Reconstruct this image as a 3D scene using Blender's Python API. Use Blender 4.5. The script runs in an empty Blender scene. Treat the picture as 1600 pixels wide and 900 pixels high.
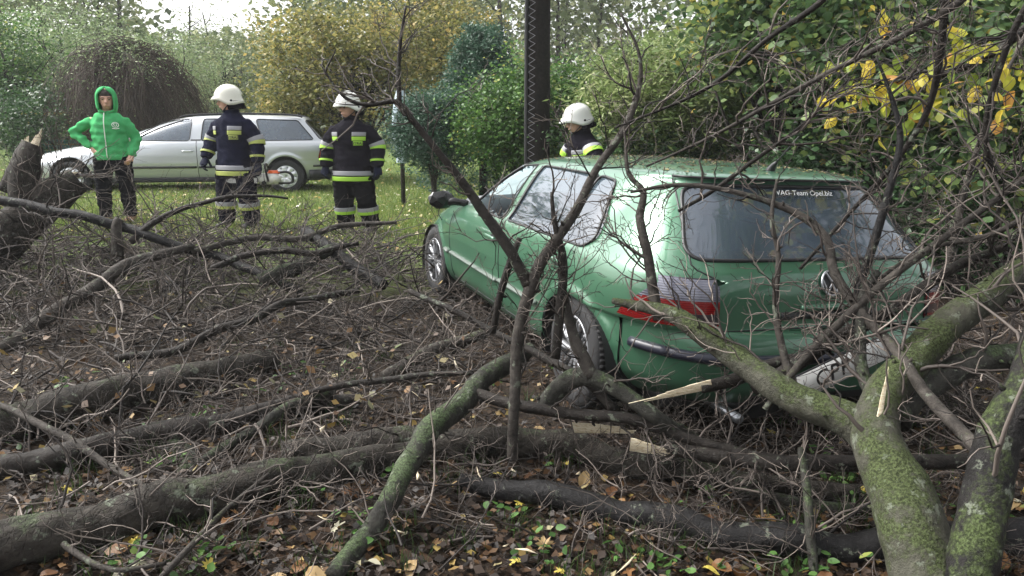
import bpy, math, random
import numpy as np
from mathutils import Vector, Matrix

# ------------------------------------------------------------------ camera, sky, sun, exposure
F, CP, CH = 1184.7, 0.2156, 1.6357           # focal length (px of a 1600 px frame), downward pitch, eye height
scn = bpy.context.scene
COL = scn.collection
cam_d = bpy.data.cameras.new('camera'); cam = bpy.data.objects.new('camera', cam_d); COL.objects.link(cam)
cam_d.sensor_width = 36; cam_d.lens = 36*F/1600; cam_d.clip_start = .05; cam_d.clip_end = 900
cam.location = (0, 0, CH); cam.rotation_euler = (math.pi/2-CP, 0, 0)
scn.camera = cam
SUN_EL, SUN_AZ = math.radians(48), math.radians(-75)      # azimuth measured from +Y towards +X
world = bpy.data.worlds.new('World'); scn.world = world; world.use_nodes = True
wn = world.node_tree; wn.nodes.clear()
sky = wn.nodes.new('ShaderNodeTexSky'); sky.sky_type = 'NISHITA'; sky.sun_disc = False
sky.sun_elevation = SUN_EL; sky.sun_rotation = SUN_AZ; sky.dust_density = 5; sky.air_density = 1.0; sky.ozone_density = 1
hs = wn.nodes.new('ShaderNodeHueSaturation'); hs.inputs['Saturation'].default_value = .16
bg = wn.nodes.new('ShaderNodeBackground'); bg.inputs['Strength'].default_value = .15
wo = wn.nodes.new('ShaderNodeOutputWorld')
wn.links.new(sky.outputs[0], hs.inputs['Color']); wn.links.new(hs.outputs[0], bg.inputs[0]); wn.links.new(bg.outputs[0], wo.inputs[0])
sl = bpy.data.lights.new('sun', 'SUN'); so = bpy.data.objects.new('sun', sl); COL.objects.link(so)
sl.energy = 1.2; sl.angle = math.radians(28); sl.color = (1, .97, .92)
_d = Vector((math.sin(SUN_AZ)*math.cos(SUN_EL), math.cos(SUN_AZ)*math.cos(SUN_EL), math.sin(SUN_EL)))
so.rotation_euler = _d.to_track_quat('Z', 'Y').to_euler()
scn.view_settings.view_transform = 'Standard'; scn.view_settings.look = 'None'
scn.view_settings.exposure = 1.65; scn.view_settings.gamma = 1
scn.render.engine = 'CYCLES'
scn.cycles.use_denoising = True
scn.cycles.max_bounces = 6; scn.cycles.transparent_max_bounces = 8
scn.cycles.sample_clamp_indirect = 6

# ------------------------------------------------------------------ helpers
CC, SS = math.cos(CP), math.sin(CP)
def W(u, v, d):
    """world point seen at photo pixel (u, v) at depth d: used once, to survey where things stand"""
    a = (u-800)/F*d; b = (v-450)/F*d
    return np.array([a, d*CC-b*SS, CH-d*SS-b*CC])
def sst(a, b, x):
    t = np.clip((x-a)/(b-a), 0, 1); return t*t*(3-2*t)
def gz(x, y):
    x = np.asarray(x, float); y = np.asarray(y, float)
    z = sst(6.2, 10.5, y)*np.clip(.07-.042*x, 0.0, .30)
    z = z + sst(16, 60, y)*.5
    n = .03*np.sin(1.7*x+.6)*np.sin(1.3*y+1.1)+.018*np.sin(4.1*x+2)*np.sin(3.7*y)+.008*np.sin(9.3*x+y)*np.sin(8.1*y)
    return z+n*np.clip(1-np.abs(y-4)/30, 0.2, 1)*.7
def G(u, v, up=0.0):
    d = 3.0
    for _ in range(40):
        p = W(u, v, d); e = p[2]-(float(gz(p[0], p[1]))+up)
        d = max(1.2, min(80, d+e*d/(1.7) ))
    return d
def smooth_curve(P, n):
    P = np.asarray(P, float); m = len(P)
    if m == 2:
        t = np.linspace(0, 1, n)[:, None]; return P[0]*(1-t)+P[1]*t
    Q = np.vstack([2*P[0]-P[1], P, 2*P[-1]-P[-2]])
    L = np.concatenate([[0], np.cumsum(np.linalg.norm(np.diff(P[:, :3], axis=0), axis=1)+1e-6)])
    s = np.linspace(0, L[-1], n); k = np.clip(np.searchsorted(L, s, side='right')-1, 0, m-2)
    t = ((s-L[k])/(L[k+1]-L[k]))[:, None]
    p0, p1, p2, p3 = Q[k], Q[k+1], Q[k+2], Q[k+3]
    return .5*((2*p1)+(-p0+p2)*t+(2*p0-5*p1+4*p2-p3)*t*t+(-p0+3*p1-3*p2+p3)*t**3)
def nrm(v): return v/(np.linalg.norm(v, axis=-1, keepdims=True)+1e-9)

def text_mesh(name, body, size, m, parent, matrix, shear=0., space=1., offset=0.):
    fc = bpy.data.curves.new(name, 'FONT'); fc.body = body; fc.size = size; fc.align_x = 'CENTER'; fc.align_y = 'CENTER'; fc.shear = shear; fc.space_character = space; fc.offset = offset
    t = bpy.data.objects.new(name+'_source', fc); COL.objects.link(t)
    me = bpy.data.meshes.new_from_object(t.evaluated_get(bpy.context.evaluated_depsgraph_get())); bpy.data.objects.remove(t)
    me.materials.clear(); me.materials.append(m); me.name = name
    o = bpy.data.objects.new(name, me); COL.objects.link(o); o.parent = parent; o.matrix_local = matrix; return o
class MB:
    def __init__(s): s.V = []; s.F = {3: [], 4: []}; s.M = {3: [], 4: []}; s.n = 0; s.A = []
    def add(s, V, F3=None, F4=None, rnd=0.0, mi=0):
        V = np.asarray(V, float).reshape(-1, 3); s.V.append(V)
        s.A.append(np.broadcast_to(np.asarray(rnd, float), (len(V),)).copy())
        for k, F_ in ((3, F3), (4, F4)):
            if F_ is not None and len(F_):
                F_ = np.asarray(F_, np.int64).reshape(-1, k); s.F[k].append(F_+s.n); s.M[k].append(np.broadcast_to(np.asarray(mi), (len(F_),)).copy())
        s.n += len(V)
    def box(s, c, size, R=None, rnd=0., mi=0):
        h = np.array(size)/2.; V = np.array([[x, y, z] for x in (-1, 1) for y in (-1, 1) for z in (-1, 1)])*h
        if R is not None: V = V@np.asarray(R).T
        s.add(V+np.array(c), F4=[[0,1,3,2],[4,6,7,5],[0,4,5,1],[2,3,7,6],[0,2,6,4],[1,5,7,3]], rnd=rnd, mi=mi)
    def tube(s, P, r, S=8, cap=True, rnd=0., bump=0., rng=None, mi=0, flat=1.0):
        P = np.asarray(P, float); n = len(P); r = np.broadcast_to(np.asarray(r, float), (n,))
        t = nrm(np.gradient(P, axis=0)); ref = np.array([.31, .17, .93])
        if abs(t.mean(0)@ref) > .9*np.linalg.norm(t.mean(0)): ref = np.array([.9, .3, .1])
        a = nrm(np.cross(t, ref)); b = np.cross(t, a)
        th = np.arange(S)*2*math.pi/S
        rad = r[:, None]*np.ones(S)
        if bump:
            rng = rng or np.random.default_rng(1)
            L = np.concatenate([[0], np.cumsum(np.linalg.norm(np.diff(P, axis=0), axis=1))])[:, None]
            q = np.zeros_like(rad); rm = r.mean()+1e-4
            for k in range(16):
                q += np.sin(rng.integers(0, 4+k//2)*th+rng.uniform(1, 9+k)/rm*.25*L+rng.uniform(0, 7)+1.2*np.sin(L/rm*.4+k))*rng.uniform(.3, 1)*(1 if k < 8 else .55)
            rad = rad*(1+bump*q/3.)
        V = P[:, None]+rad[:, :, None]*(np.cos(th)[None, :, None]*a[:, None]+flat*np.sin(th)[None, :, None]*b[:, None])
        i = np.arange(n-1)[:, None]*S; j = np.arange(S); jn = (j+1) % S
        F4 = np.stack([i+j, i+jn, i+S+jn, i+S+j], -1).reshape(-1, 4)
        V = V.reshape(-1, 3); F3 = None
        if cap:
            V = np.vstack([V, P[0], P[-1]]); m = n*S
            F3 = np.vstack([np.stack([jn, j, np.full(S, m)], -1), np.stack([(n-1)*S+j, (n-1)*S+jn, np.full(S, m+1)], -1)])
        s.add(V, F3, F4, rnd, mi)
    def twigs(s, P, R, S=3, rnd=None):
        """many thin tubes at once: P (N,K,3), R (N,K)"""
        N, K, _ = P.shape
        if N == 0: return
        t = nrm(np.gradient(P, axis=1)); ref = nrm(np.cross(t.mean(1), np.array([.3, .5, .8]))+1e-3)
        a = nrm(np.cross(t, ref[:, None])); b = np.cross(t, a); th = np.arange(S)*2*math.pi/S
        V = P[:, :, None]+R[:, :, None, None]*(np.cos(th)[None, None, :, None]*a[:, :, None]+np.sin(th)[None, None, :, None]*b[:, :, None])
        base = (np.arange(N)*K*S)[:, None, None]; i = (np.arange(K-1)*S)[None, :, None]; j = np.arange(S)[None, None]; jn = (j+1) % S
        F4 = np.stack([base+i+j, base+i+jn, base+i+S+jn, base+i+S+j], -1).reshape(-1, 4)
        rr = np.zeros(N) if rnd is None else rnd
        s.add(V.reshape(-1, 3), None, F4, np.repeat(rr, K*S))
    def build(s, name, mat, parent=None, smooth=True, rnd=False):
        me = bpy.data.meshes.new(name)
        V = np.concatenate(s.V) if s.V else np.zeros((0, 3))
        f3 = np.concatenate(s.F[3]) if s.F[3] else np.zeros((0, 3), np.int64); f4 = np.concatenate(s.F[4]) if s.F[4] else np.zeros((0, 4), np.int64)
        me.vertices.add(len(V)); me.vertices.foreach_set('co', V.ravel().astype(np.float32))
        li = np.concatenate([f3.ravel(), f4.ravel()]).astype(np.int32); me.loops.add(len(li)); me.loops.foreach_set('vertex_index', li)
        st = np.concatenate([np.arange(len(f3))*3, len(f3)*3+np.arange(len(f4))*4]).astype(np.int32)
        me.polygons.add(len(st)); me.polygons.foreach_set('loop_start', st)
        me.polygons.foreach_set('use_smooth', np.full(len(st), smooth, bool))
        mi = np.concatenate([np.concatenate(s.M[3]) if s.M[3] else np.zeros(0, int), np.concatenate(s.M[4]) if s.M[4] else np.zeros(0, int)]).astype(np.int32)
        if mi.any(): me.polygons.foreach_set('material_index', mi)
        if rnd:
            at = me.attributes.new('rnd', 'FLOAT', 'POINT'); at.data.foreach_set('value', np.concatenate(s.A).astype(np.float32))
        for m in (mat if isinstance(mat, (list, tuple)) else [mat]):
            me.materials.append(m)
        me.update(calc_edges=True); me.validate()
        o = bpy.data.objects.new(name, me); COL.objects.link(o)
        if parent is not None: o.parent = parent
        return o
def tag(o, label=None, cat=None, group=None, kind=None):
    for k, v in (('label', label), ('category', cat), ('group', group), ('kind', kind)):
        if v: o[k] = v
    return o
def thing(name, label, cat, loc=(0, 0, 0), rz=0, group=None, scale=None):
    o = bpy.data.objects.new(name, None); COL.objects.link(o); o.empty_display_size = .1
    o.location = loc; o.rotation_euler = (0, 0, rz)
    if scale: o.scale = scale
    return tag(o, label, cat, group)

# ------------------------------------------------------------------ materials
def mat(name, col=(.5, .5, .5), rough=.6, metal=0., spec=.5, coat=0., trans=0., ior=1.45, alpha=1.):
    m = bpy.data.materials.new(name); m.use_nodes = True; p = m.node_tree.nodes['Principled BSDF']
    p.inputs['Base Color'].default_value = (*col, 1); p.inputs['Roughness'].default_value = rough; p.inputs['Metallic'].default_value = metal
    p.inputs['Specular IOR Level'].default_value = spec; p.inputs['Coat Weight'].default_value = coat; p.inputs['Coat Roughness'].default_value = .05
    p.inputs['Transmission Weight'].default_value = trans; p.inputs['IOR'].default_value = ior; p.inputs['Alpha'].default_value = alpha
    return m
class NT:
    def __init__(s, m): s.t = m.node_tree; s.p = s.t.nodes['Principled BSDF']; s.out = [n for n in s.t.nodes if n.type == 'OUTPUT_MATERIAL'][0]
    def n(s, ty, **k):
        o = s.t.nodes.new(ty)
        for a, b in k.items(): setattr(o, a, b)
        return o
    def l(s, a, b): s.t.links.new(a, b)
    def noise(s, scale, detail=4, rough=.55, vec=None, dist=0.):
        o = s.n('ShaderNodeTexNoise'); o.inputs['Scale'].default_value = scale; o.inputs['Detail'].default_value = detail; o.inputs['Roughness'].default_value = rough; o.inputs['Distortion'].default_value = dist
        s.l(vec if vec is not None else s.co(), o.inputs['Vector']); return o.outputs['Fac']
    def co(s):
        if not hasattr(s, '_c'): s._c = s.n('ShaderNodeTexCoord').outputs['Object']
        return s._c
    def wpos(s):
        if not hasattr(s, '_g'): s._g = s.n('ShaderNodeNewGeometry')
        return s._g
    def ramp(s, fac, stops):
        o = s.n('ShaderNodeValToRGB'); e = o.color_ramp.elements
        while len(e) < len(stops): e.new(.5)
        for x, (p, c) in zip(e, stops): x.position = p; x.color = (*c, 1) if len(c) == 3 else c
        s.l(fac, o.inputs[0]); return o.outputs[0]
    def mix(s, fac, a, b):
        o = s.n('ShaderNodeMix', data_type='RGBA')
        for v, i in ((fac, 0), (a, 6), (b, 7)):
            if hasattr(v, 'is_output'): s.l(v, o.inputs[i])
            elif i == 0: o.inputs[0].default_value = v
            else: o.inputs[i].default_value = (*v, 1)
        return o.outputs[2]
    def math(s, op, a, b=0., c=None):
        o = s.n('ShaderNodeMath', operation=op)
        for i, v in enumerate((a, b, c)):
            if v is None: continue
            if hasattr(v, 'is_output'): s.l(v, o.inputs[i])
            else: o.inputs[i].default_value = v
        return o.outputs[0]
    def bump(s, h, strength=.4, dist=.01):
        o = s.n('ShaderNodeBump'); o.inputs['Strength'].default_value = strength; o.inputs['Distance'].default_value = dist
        s.l(h, o.inputs['Height']); s.l(o.outputs[0], s.p.inputs['Normal'])
    def attr(s, name='rnd'):
        o = s.n('ShaderNodeAttribute'); o.attribute_name = name; return o.outputs['Fac']
def leaf_mat(name, stops, rough=.45, tr=.35, spec=.3):
    m = mat(name, rough=rough, spec=spec); n = NT(m)
    c = n.ramp(n.attr(), stops); n.l(c, n.p.inputs['Base Color'])
    t = n.n('ShaderNodeBsdfTranslucent'); n.l(c, t.inputs[0]); mx = n.n('ShaderNodeMixShader'); mx.inputs[0].default_value = tr
    n.l(n.p.outputs[0], mx.inputs[1]); n.l(t.outputs[0], mx.inputs[2]); n.l(mx.outputs[0], n.out.inputs[0]); return m
def bark_mat(name, dark, light, moss=None, moss_amt=.5, scale=1., bump=.6, rough=.75, lichen=(.13, .145, .11), vor=.6):
    m = mat(name, rough=rough, spec=.16); n = NT(m)
    mp = n.n('ShaderNodeMapping'); n.l(n.co(), mp.inputs[0])
    a = n.noise(26*scale, 6, .65, mp.outputs[0], .4); b = n.noise(7*scale, 3, .5, mp.outputs[0])
    v = n.n('ShaderNodeTexVoronoi', feature='DISTANCE_TO_EDGE'); v.inputs['Scale'].default_value = 46*scale; v.inputs['Randomness'].default_value = 1
    n.l(mp.outputs[0], v.inputs['Vector'])
    h = n.math('ADD', n.math('MULTIPLY_ADD', n.noise(90*scale, 4, .7), .5, a), n.math('MULTIPLY', n.math('MINIMUM', v.outputs['Distance'], .10), vor))
    c = n.ramp(n.math('ADD', n.math('MULTIPLY', a, .7), n.math('MULTIPLY', b, .3)), [(.32, dark), (.68, light)])
    if moss:
        g = n.wpos(); sx = n.n('ShaderNodeSeparateXYZ'); n.l(g.outputs['Normal'], sx.inputs[0])
        mn = n.math('ADD', n.math('ADD', n.math('MULTIPLY', n.noise(5*scale, 5, .65), .65), n.math('MULTIPLY', n.noise(42*scale, 4, .7), .35)), n.math('MULTIPLY', sx.outputs['Z'], .14))
        f = n.ramp(mn, [(max(.02, .76-.36*moss_amt), (0, 0, 0)), (max(.12, .86-.36*moss_amt), (1, 1, 1))])
        mc = n.mix(n.ramp(n.noise(110*scale, 4, .7), [(.40, (0, 0, 0)), (.62, (1, 1, 1))]), tuple(x*.4 for x in moss), tuple(min(1, x*1.55) for x in moss))
        c = n.mix(f, c, mc)
        lf = n.ramp(n.noise(17*scale, 4, .7), [(.60, (0, 0, 0)), (.66, (1, 1, 1))])
        c = n.mix(n.math('MULTIPLY', lf, .75), c, lichen)
    n.l(c, n.p.inputs['Base Color']); n.bump(h, bump, .012); return m
M = {}
M['bark_dark'] = bark_mat('dark wet bark', (.006, .005, .0045), (.032, .027, .023), (.05, .075, .03), .12, 1., .8, .6)
M['bark_grey'] = bark_mat('grey bark', (.012, .010, .009), (.068, .06, .052), (.06, .07, .035), .30, 1., .7)
M['bark_moss'] = bark_mat('mossy bark', (.018, .018, .013), (.080, .078, .060), (.042, .053, .021), .66, 1.1, 1.)
M['bark_green'] = bark_mat('green lichen bark', (.009, .009, .008), (.055, .053, .045), (.05, .068, .033), .50, 1., 1.)
M['bark_black'] = bark_mat('black bark', (.004, .0038, .004), (.018, .017, .017), (.045, .06, .03), .05, 1., .8, .55)
M['bark_half'] = bark_mat('black bark with moss', (.004, .004, .004), (.02, .018, .017), (.042, .056, .020), .56, 1., 1., .55)
M['bark_log'] = bark_mat('rough log bark', (.005, .0045, .004), (.055, .048, .040), (.045, .055, .030), .30, .8, 1., vor=2.2)
def twig_mat(name, stops):
    m = mat(name, rough=.65, spec=.3); n = NT(m); n.l(n.ramp(n.attr(), stops), n.p.inputs['Base Color']); return m
M['twig'] = twig_mat('twigs', [(0, (.010, .008, .007)), (.35, (.035, .028, .024)), (.7, (.10, .083, .072)), (1, (.25, .21, .18))])
M['twig_dark'] = twig_mat('dark twigs', [(0, (.02, .017, .015)), (1, (.10, .08, .068))])
M['wood'] = mat('split fresh wood', (.78, .66, .46), .6)
n = NT(M['wood']); mp = n.n('ShaderNodeMapping'); mp.inputs['Scale'].default_value = (5, 5, 14); n.l(n.co(), mp.inputs[0])
wf = n.noise(9, 5, .7, mp.outputs[0]); n.l(n.ramp(wf, [(.30, (.20, .13, .065)), (.45, (.44, .37, .25)), (.62, (.54, .48, .36)), (.8, (.36, .27, .16))]), n.p.inputs['Base Color']); n.bump(wf, .6, .006)
M['leaf_litter'] = leaf_mat('fallen leaves', [(0, (.007, .005, .004)), (.3, (.024, .014, .008)), (.55, (.06, .032, .015)), (.72, (.14, .078, .032)), (.84, (.24, .18, .05)), (.93, (.28, .25, .16)), (1, (.06, .08, .025))], .5, .12)
M['leaf_big'] = leaf_mat('large fallen leaves', [(0, (.08, .035, .015)), (.35, (.17, .085, .03)), (.55, (.30, .21, .10)), (.72, (.38, .31, .06)), (.88, (.32, .30, .22)), (1, (.16, .20, .045))], .5, .15)
M['lawn_leaf'] = leaf_mat('pale leaves on the lawn', [(0, (.30, .17, .06)), (.4, (.50, .38, .12)), (.75, (.62, .56, .40)), (1, (.70, .68, .58))], .5, .15)
M['grass'] = leaf_mat('grass', [(0, (.08, .135, .028)), (.5, (.15, .22, .05)), (.85, (.25, .30, .085)), (1, (.36, .33, .15))], .5, .3)
M['soil_grass'] = leaf_mat('dark grass', [(0, (.015, .035, .01)), (1, (.05, .085, .022))], .5, .3)
M['black'] = mat('black plastic', (.012, .012, .013), .45)
M['rubber'] = mat('tyre rubber', (.018, .018, .019), .8)
M['steel'] = mat('grey metal', (.45, .46, .48), .35, .9)
M['alloy'] = mat('alloy wheel', (.20, .205, .215), .42, .6)

# ------------------------------------------------------------------ ground
def build_ground():
    xs = np.concatenate([np.linspace(-120, -24, 22)[:-1], np.linspace(-24, -8, 50)[:-1], np.linspace(-8, 8, 230)[:-1], np.linspace(8, 24, 50)[:-1], np.linspace(24, 120, 22)])
    ys = np.concatenate([np.linspace(-40, -1, 14)[:-1], np.linspace(-1, 11, 190)[:-1], np.linspace(11, 30, 60)[:-1], np.linspace(30, 160, 26)])
    X, Y = np.meshgrid(xs, ys); Z = gz(X, Y); nx, ny = len(xs), len(ys)
    b = MB(); i = np.arange(ny-1)[:, None]*nx; j = np.arange(nx-1)[None]
    b.add(np.stack([X, Y, Z], -1), None, np.stack([i+j, i+j+1, i+j+nx+1, i+j+nx], -1))
    m = mat('ground soil and lawn', rough=.85, spec=.2); n = NT(m)
    g = n.wpos(); sx = n.n('ShaderNodeSeparateXYZ'); n.l(g.outputs['Position'], sx.inputs[0])
    pos = g.outputs['Position']
    soil = n.ramp(n.noise(9, 6, .7, pos), [(.3, (.006, .005, .004)), (.5, (.018, .013, .010)), (.7, (.05, .034, .021))])
    lit = n.ramp(n.noise(45, 4, .7, pos), [(.48, (.014, .010, .007)), (.58, (.05, .031, .016)), (.7, (.11, .078, .04))])
    soil = n.mix(.5, soil, lit)
    lawn = n.ramp(n.noise(6, 5, .7, pos), [(.3, (.055, .09, .02)), (.5, (.10, .15, .036)), (.72, (.18, .20, .07))])
    wob = n.math('MULTIPLY', n.noise(1.1, 4, .6, pos), 1.6)
    yy = n.math('ADD', sx.outputs['Y'], wob); xx = n.math('ADD', sx.outputs['X'], wob)
    fy = n.ramp(n.math('MULTIPLY_ADD', yy, .5, -3.75), [(0, (0, 0, 0)), (1, (1, 1, 1))])
    fx = n.ramp(n.math('MULTIPLY_ADD', xx, -.5, 1.3), [(0, (0, 0, 0)), (1, (1, 1, 1))])
    f = n.math('MULTIPLY', fy, fx)
    n.l(n.mix(f, soil, lawn), n.p.inputs['Base Color']); n.bump(n.noise(38, 5, .7, pos), .8, .03)
    return tag(b.build('ground', m), kind='structure')
ground = build_ground()

# ------------------------------------------------------------------ cars
def pchip(x, y, q):
    x = np.asarray(x, float); y = np.asarray(y, float); h = np.diff(x); d = np.diff(y)/h; m = np.zeros_like(y)
    m[1:-1] = np.where(d[:-1]*d[1:] > 0, 2*d[:-1]*d[1:]/(d[:-1]+d[1:]+1e-12), 0); m[0], m[-1] = d[0], d[-1]
    k = np.clip(np.searchsorted(x, q, side='right')-1, 0, len(x)-2); t = (q-x[k])/h[k]
    return (2*t**3-3*t**2+1)*y[k]+(t**3-2*t**2+t)*h[k]*m[k]+(-2*t**3+3*t**2)*y[k+1]+(t**3-t**2)*h[k]*m[k+1]
def inpoly(P, x, y):
    P = np.asarray(P); r = np.zeros(np.shape(x), bool); j = len(P)-1
    for i in range(len(P)):
        xi, yi = P[i]; xj, yj = P[j]
        c = ((yi > y) != (yj > y)) & (x < (xj-xi)*(y-yi)/(yj-yi+1e-12)+xi); r ^= c; j = i
    return r
def round_poly(P, r=.05, k=5):
    P = np.asarray(P, float); out = []
    for i in range(len(P)):
        a, b, c = P[i-1], P[i], P[(i+1) % len(P)]
        d1 = min(r, .45*np.linalg.norm(a-b)); d2 = min(r, .45*np.linalg.norm(c-b))
        p = b+(a-b)/np.linalg.norm(a-b)*d1; q = b+(c-b)/np.linalg.norm(c-b)*d2
        for t in np.linspace(0, 1, k): out.append((1-t)**2*p+2*t*(1-t)*b+t*t*q)
    return np.array(out)
def nearest_on(P, q):
    P = np.asarray(P); A = P; B = np.roll(P, -1, 0); AB = B-A
    t = np.clip(((q[:, None]-A)*AB).sum(-1)/((AB*AB).sum(-1)+1e-12), 0, 1); C = A+t[..., None]*AB
    d = np.linalg.norm(q[:, None]-C, axis=-1); k = d.argmin(1); return C[np.arange(len(q)), k]
def dense(P, step=.03, closed=True):
    P = np.asarray(P, float); P = np.vstack([P, P[:1]]) if closed else P
    L = np.concatenate([[0], np.cumsum(np.linalg.norm(np.diff(P, axis=0), axis=1))]); s = np.linspace(0, L[-1], max(3, int(L[-1]/step)))
    return np.stack([np.interp(s, L, P[:, k]) for k in range(P.shape[1])], -1)

class Car:
    """body surface made of horizontal plan-view rings: rows of (z, rear x, front x, half width, rear exponent, front exponent)"""
    def __init__(s, rows, scale, nt=150, ns=230):
        R = np.array(rows, float); s.sc = np.array(scale); k = np.arange(len(R)); q = np.linspace(0, len(R)-1, nt)
        s.T = np.stack([pchip(k, R[:, c], q) for c in range(6)], -1); s.T[-1, 3] = .002
        s.mono = s.T[:, 0]
        V = np.zeros((nt, ns, 3))
        th = np.linspace(0, math.pi, 900)
        for i, (z, xr, xf, w, nr, nf) in enumerate(s.T):
            xc = .5*(xr+xf); c = np.cos(th); sn = np.sin(th); n_ = np.where(c > 0, nf, nr)
            x = xc+np.where(c > 0, xf-xc, xc-xr)*np.sign(c)*np.abs(c)**(2/n_); y = w*np.abs(sn)**(2/n_)
            L = np.concatenate([[0], np.cumsum(np.hypot(np.diff(x), np.diff(y)))]); a = np.linspace(0, L[-1], ns)
            V[i, :, 0] = np.interp(a, L, x); V[i, :, 1] = np.interp(a, L, y); V[i, :, 2] = z
        s.V = V; s.nt, s.ns = nt, ns
    def row(s, z): return [np.interp(z, s.mono, s.T[:, c]) for c in range(1, 6)]
    def y_at(s, x, z):
        xr, xf, w, nr, nf = s.row(z); xc = .5*(xr+xf); f = x > xc
        u = np.clip(np.where(f, (x-xc)/(xf-xc), (xc-x)/(xc-xr)), 0, .9999); n_ = np.where(f, nf, nr)
        return w*(1-u**n_)**(1/n_)
    def xr_at(s, y, z):
        xr, xf, w, nr, nf = s.row(z); xc = .5*(xr+xf); u = np.clip(np.abs(y)/w, 0, .9999); return xc-(xc-xr)*(1-u**nr)**(1/nr)
    def xf_at(s, y, z):
        xr, xf, w, nr, nf = s.row(z); xc = .5*(xr+xf); u = np.clip(np.abs(y)/w, 0, .9999); return xc+(xf-xc)*(1-u**nf)**(1/nf)
    def side(s, Q, sgn=1, off=0.):
        Q = np.asarray(Q, float); y = s.y_at(Q[:, 0], Q[:, 1])+off; return np.stack([Q[:, 0], sgn*y, Q[:, 1]], -1)*s.sc
    def back(s, Q, off=0.):
        Q = np.asarray(Q, float); return np.stack([s.xr_at(Q[:, 0], Q[:, 1])-off, Q[:, 0], Q[:, 1]], -1)*s.sc
    def nose(s, Q, off=0.):
        Q = np.asarray(Q, float); return np.stack([s.xf_at(Q[:, 0], Q[:, 1])+off, Q[:, 0], Q[:, 1]], -1)*s.sc
    def panels(s, side_polys, back_polys, front_polys, classify, arches, deform=None, snaps=()):
        """-> {name: (V, F4)}; polygons are cut cleanly, classify() names the remaining faces"""
        out = {}
        for sgn in (1, -1):
            V = s.V.copy().reshape(-1, 3); ns, nt = s.ns, s.nt
            i = np.arange(nt-1)[:, None]*ns; j = np.arange(ns-1)[None]
            Fc = np.stack([i+j, i+j+1, i+j+ns+1, i+j+ns], -1).reshape(-1, 4)
            C = V[Fc].mean(1); x, y, z = C.T
            cl = np.array(classify(x, y, z, sgn), dtype=object)
            jobs = []
            xc = .5*(np.interp(z, s.mono, s.T[:, 1])+np.interp(z, s.mono, s.T[:, 2]))
            w = np.interp(z, s.mono, s.T[:, 3])
            sidey = y > .62*w
            for nm, P in side_polys.items():
                m = inpoly(P, x, z) & sidey; cl[m] = nm; jobs.append((nm, P, 0))
            for (ax, az, ar) in arches:
                th = np.linspace(0, 2*math.pi, 60); P = np.stack([ax+ar[0]*np.cos(th), az+ar[1]*np.sin(th)], -1)
                m = (((x-ax)/ar[0])**2+((z-az)/ar[1])**2 < 1) & (y > .5); cl[m] = ''; jobs.append(('', P, 0))
            for nm, P in back_polys.items():
                Q = P if P[:, 0].min() < 0 else P
                m = inpoly(Q, y*sgn, z) & (x < xc); cl[m] = nm; jobs.append((nm, Q, 1))
            for nm, P in front_polys.items():
                m = inpoly(P, y*sgn, z) & (x > xc); cl[m] = nm; jobs.append((nm, P, 2))
            lab = cl
            for nm, P, how in jobs+list(snaps):
                ins = np.zeros(len(V), bool); outs = np.zeros(len(V), bool)
                ok = sidey if how == 0 else ((x < xc) if how == 1 else (x > xc))
                if how == 0:
                    pc = P.mean(0); ok = ok & (np.abs(x-pc[0]) < np.ptp(P[:, 0])) & (np.abs(z-pc[1]) < np.ptp(P[:, 1]))
                ii = (lab == nm) & ok; 
                ins[Fc[ii].ravel()] = True; outs[Fc[(lab != nm) & ok].ravel()] = True
                k = np.where(ins & outs)[0]
                if not len(k): continue
                if how == 0:
                    q = nearest_on(P, V[k][:, [0, 2]]); dd = np.linalg.norm(q-V[k][:, [0, 2]], axis=1); g = dd < .03; k = k[g]; q = q[g]
                    V[k, 0] = q[:, 0]; V[k, 2] = q[:, 1]; V[k, 1] = s.y_at(q[:, 0], q[:, 1])
                else:
                    yy = V[k][:, [1, 2]]*[sgn, 1]; q = nearest_on(P, yy); dd = np.linalg.norm(q-yy, axis=1); g = dd < .03; k = k[g]; q = q[g]
                    V[k, 1] = np.abs(q[:, 0]); V[k, 2] = q[:, 1]; V[k, 0] = s.xr_at(q[:, 0], q[:, 1]) if how == 1 else s.xf_at(q[:, 0], q[:, 1])
            # wheel-arch lips flare a little
            for (ax, az, ar) in arches:
                r = np.hypot((V[:, 0]-ax)/ar[0], (V[:, 2]-az)/ar[1]); m = V[:, 1] > .5
                V[:, 1] += m*.014*np.exp(-((r-1.06)/.09)**2)
            V[:, 1] *= sgn
            if deform is not None: V = deform(V, sgn)
            V = V*s.sc
            for nm in set(lab):
                if not nm: continue
                f = Fc[lab == nm]; f = f[:, ::-1] if sgn < 0 else f
                # the ring runs front -> rear on the +y side: make the faces look outwards
                u, inv = np.unique(f, return_inverse=True); inv = inv.reshape(-1, 4)
                key = nm if not nm.startswith('~') else nm[1:]+('L' if sgn > 0 else 'R')
                out.setdefault(key, []).append((V[u], inv))
        return out
def put(parts, key, name, m, parent, inset=0., thick=False):
    if key not in parts: return None
    b = MB()
    for V, Fq in parts[key]: b.add(V, None, Fq)
    o = b.build(name, m, parent)
    # weld the mirrored halves
    import bmesh
    bm = bmesh.new(); bm.from_mesh(o.data); bmesh.ops.remove_doubles(bm, verts=bm.verts, dist=.0008)
    if inset:
        bm.normal_update()
        for v in bm.verts: v.co -= v.normal*inset
    for f in bm.faces: f.smooth = True
    bm.to_mesh(o.data); bm.free()
    return o
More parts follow.
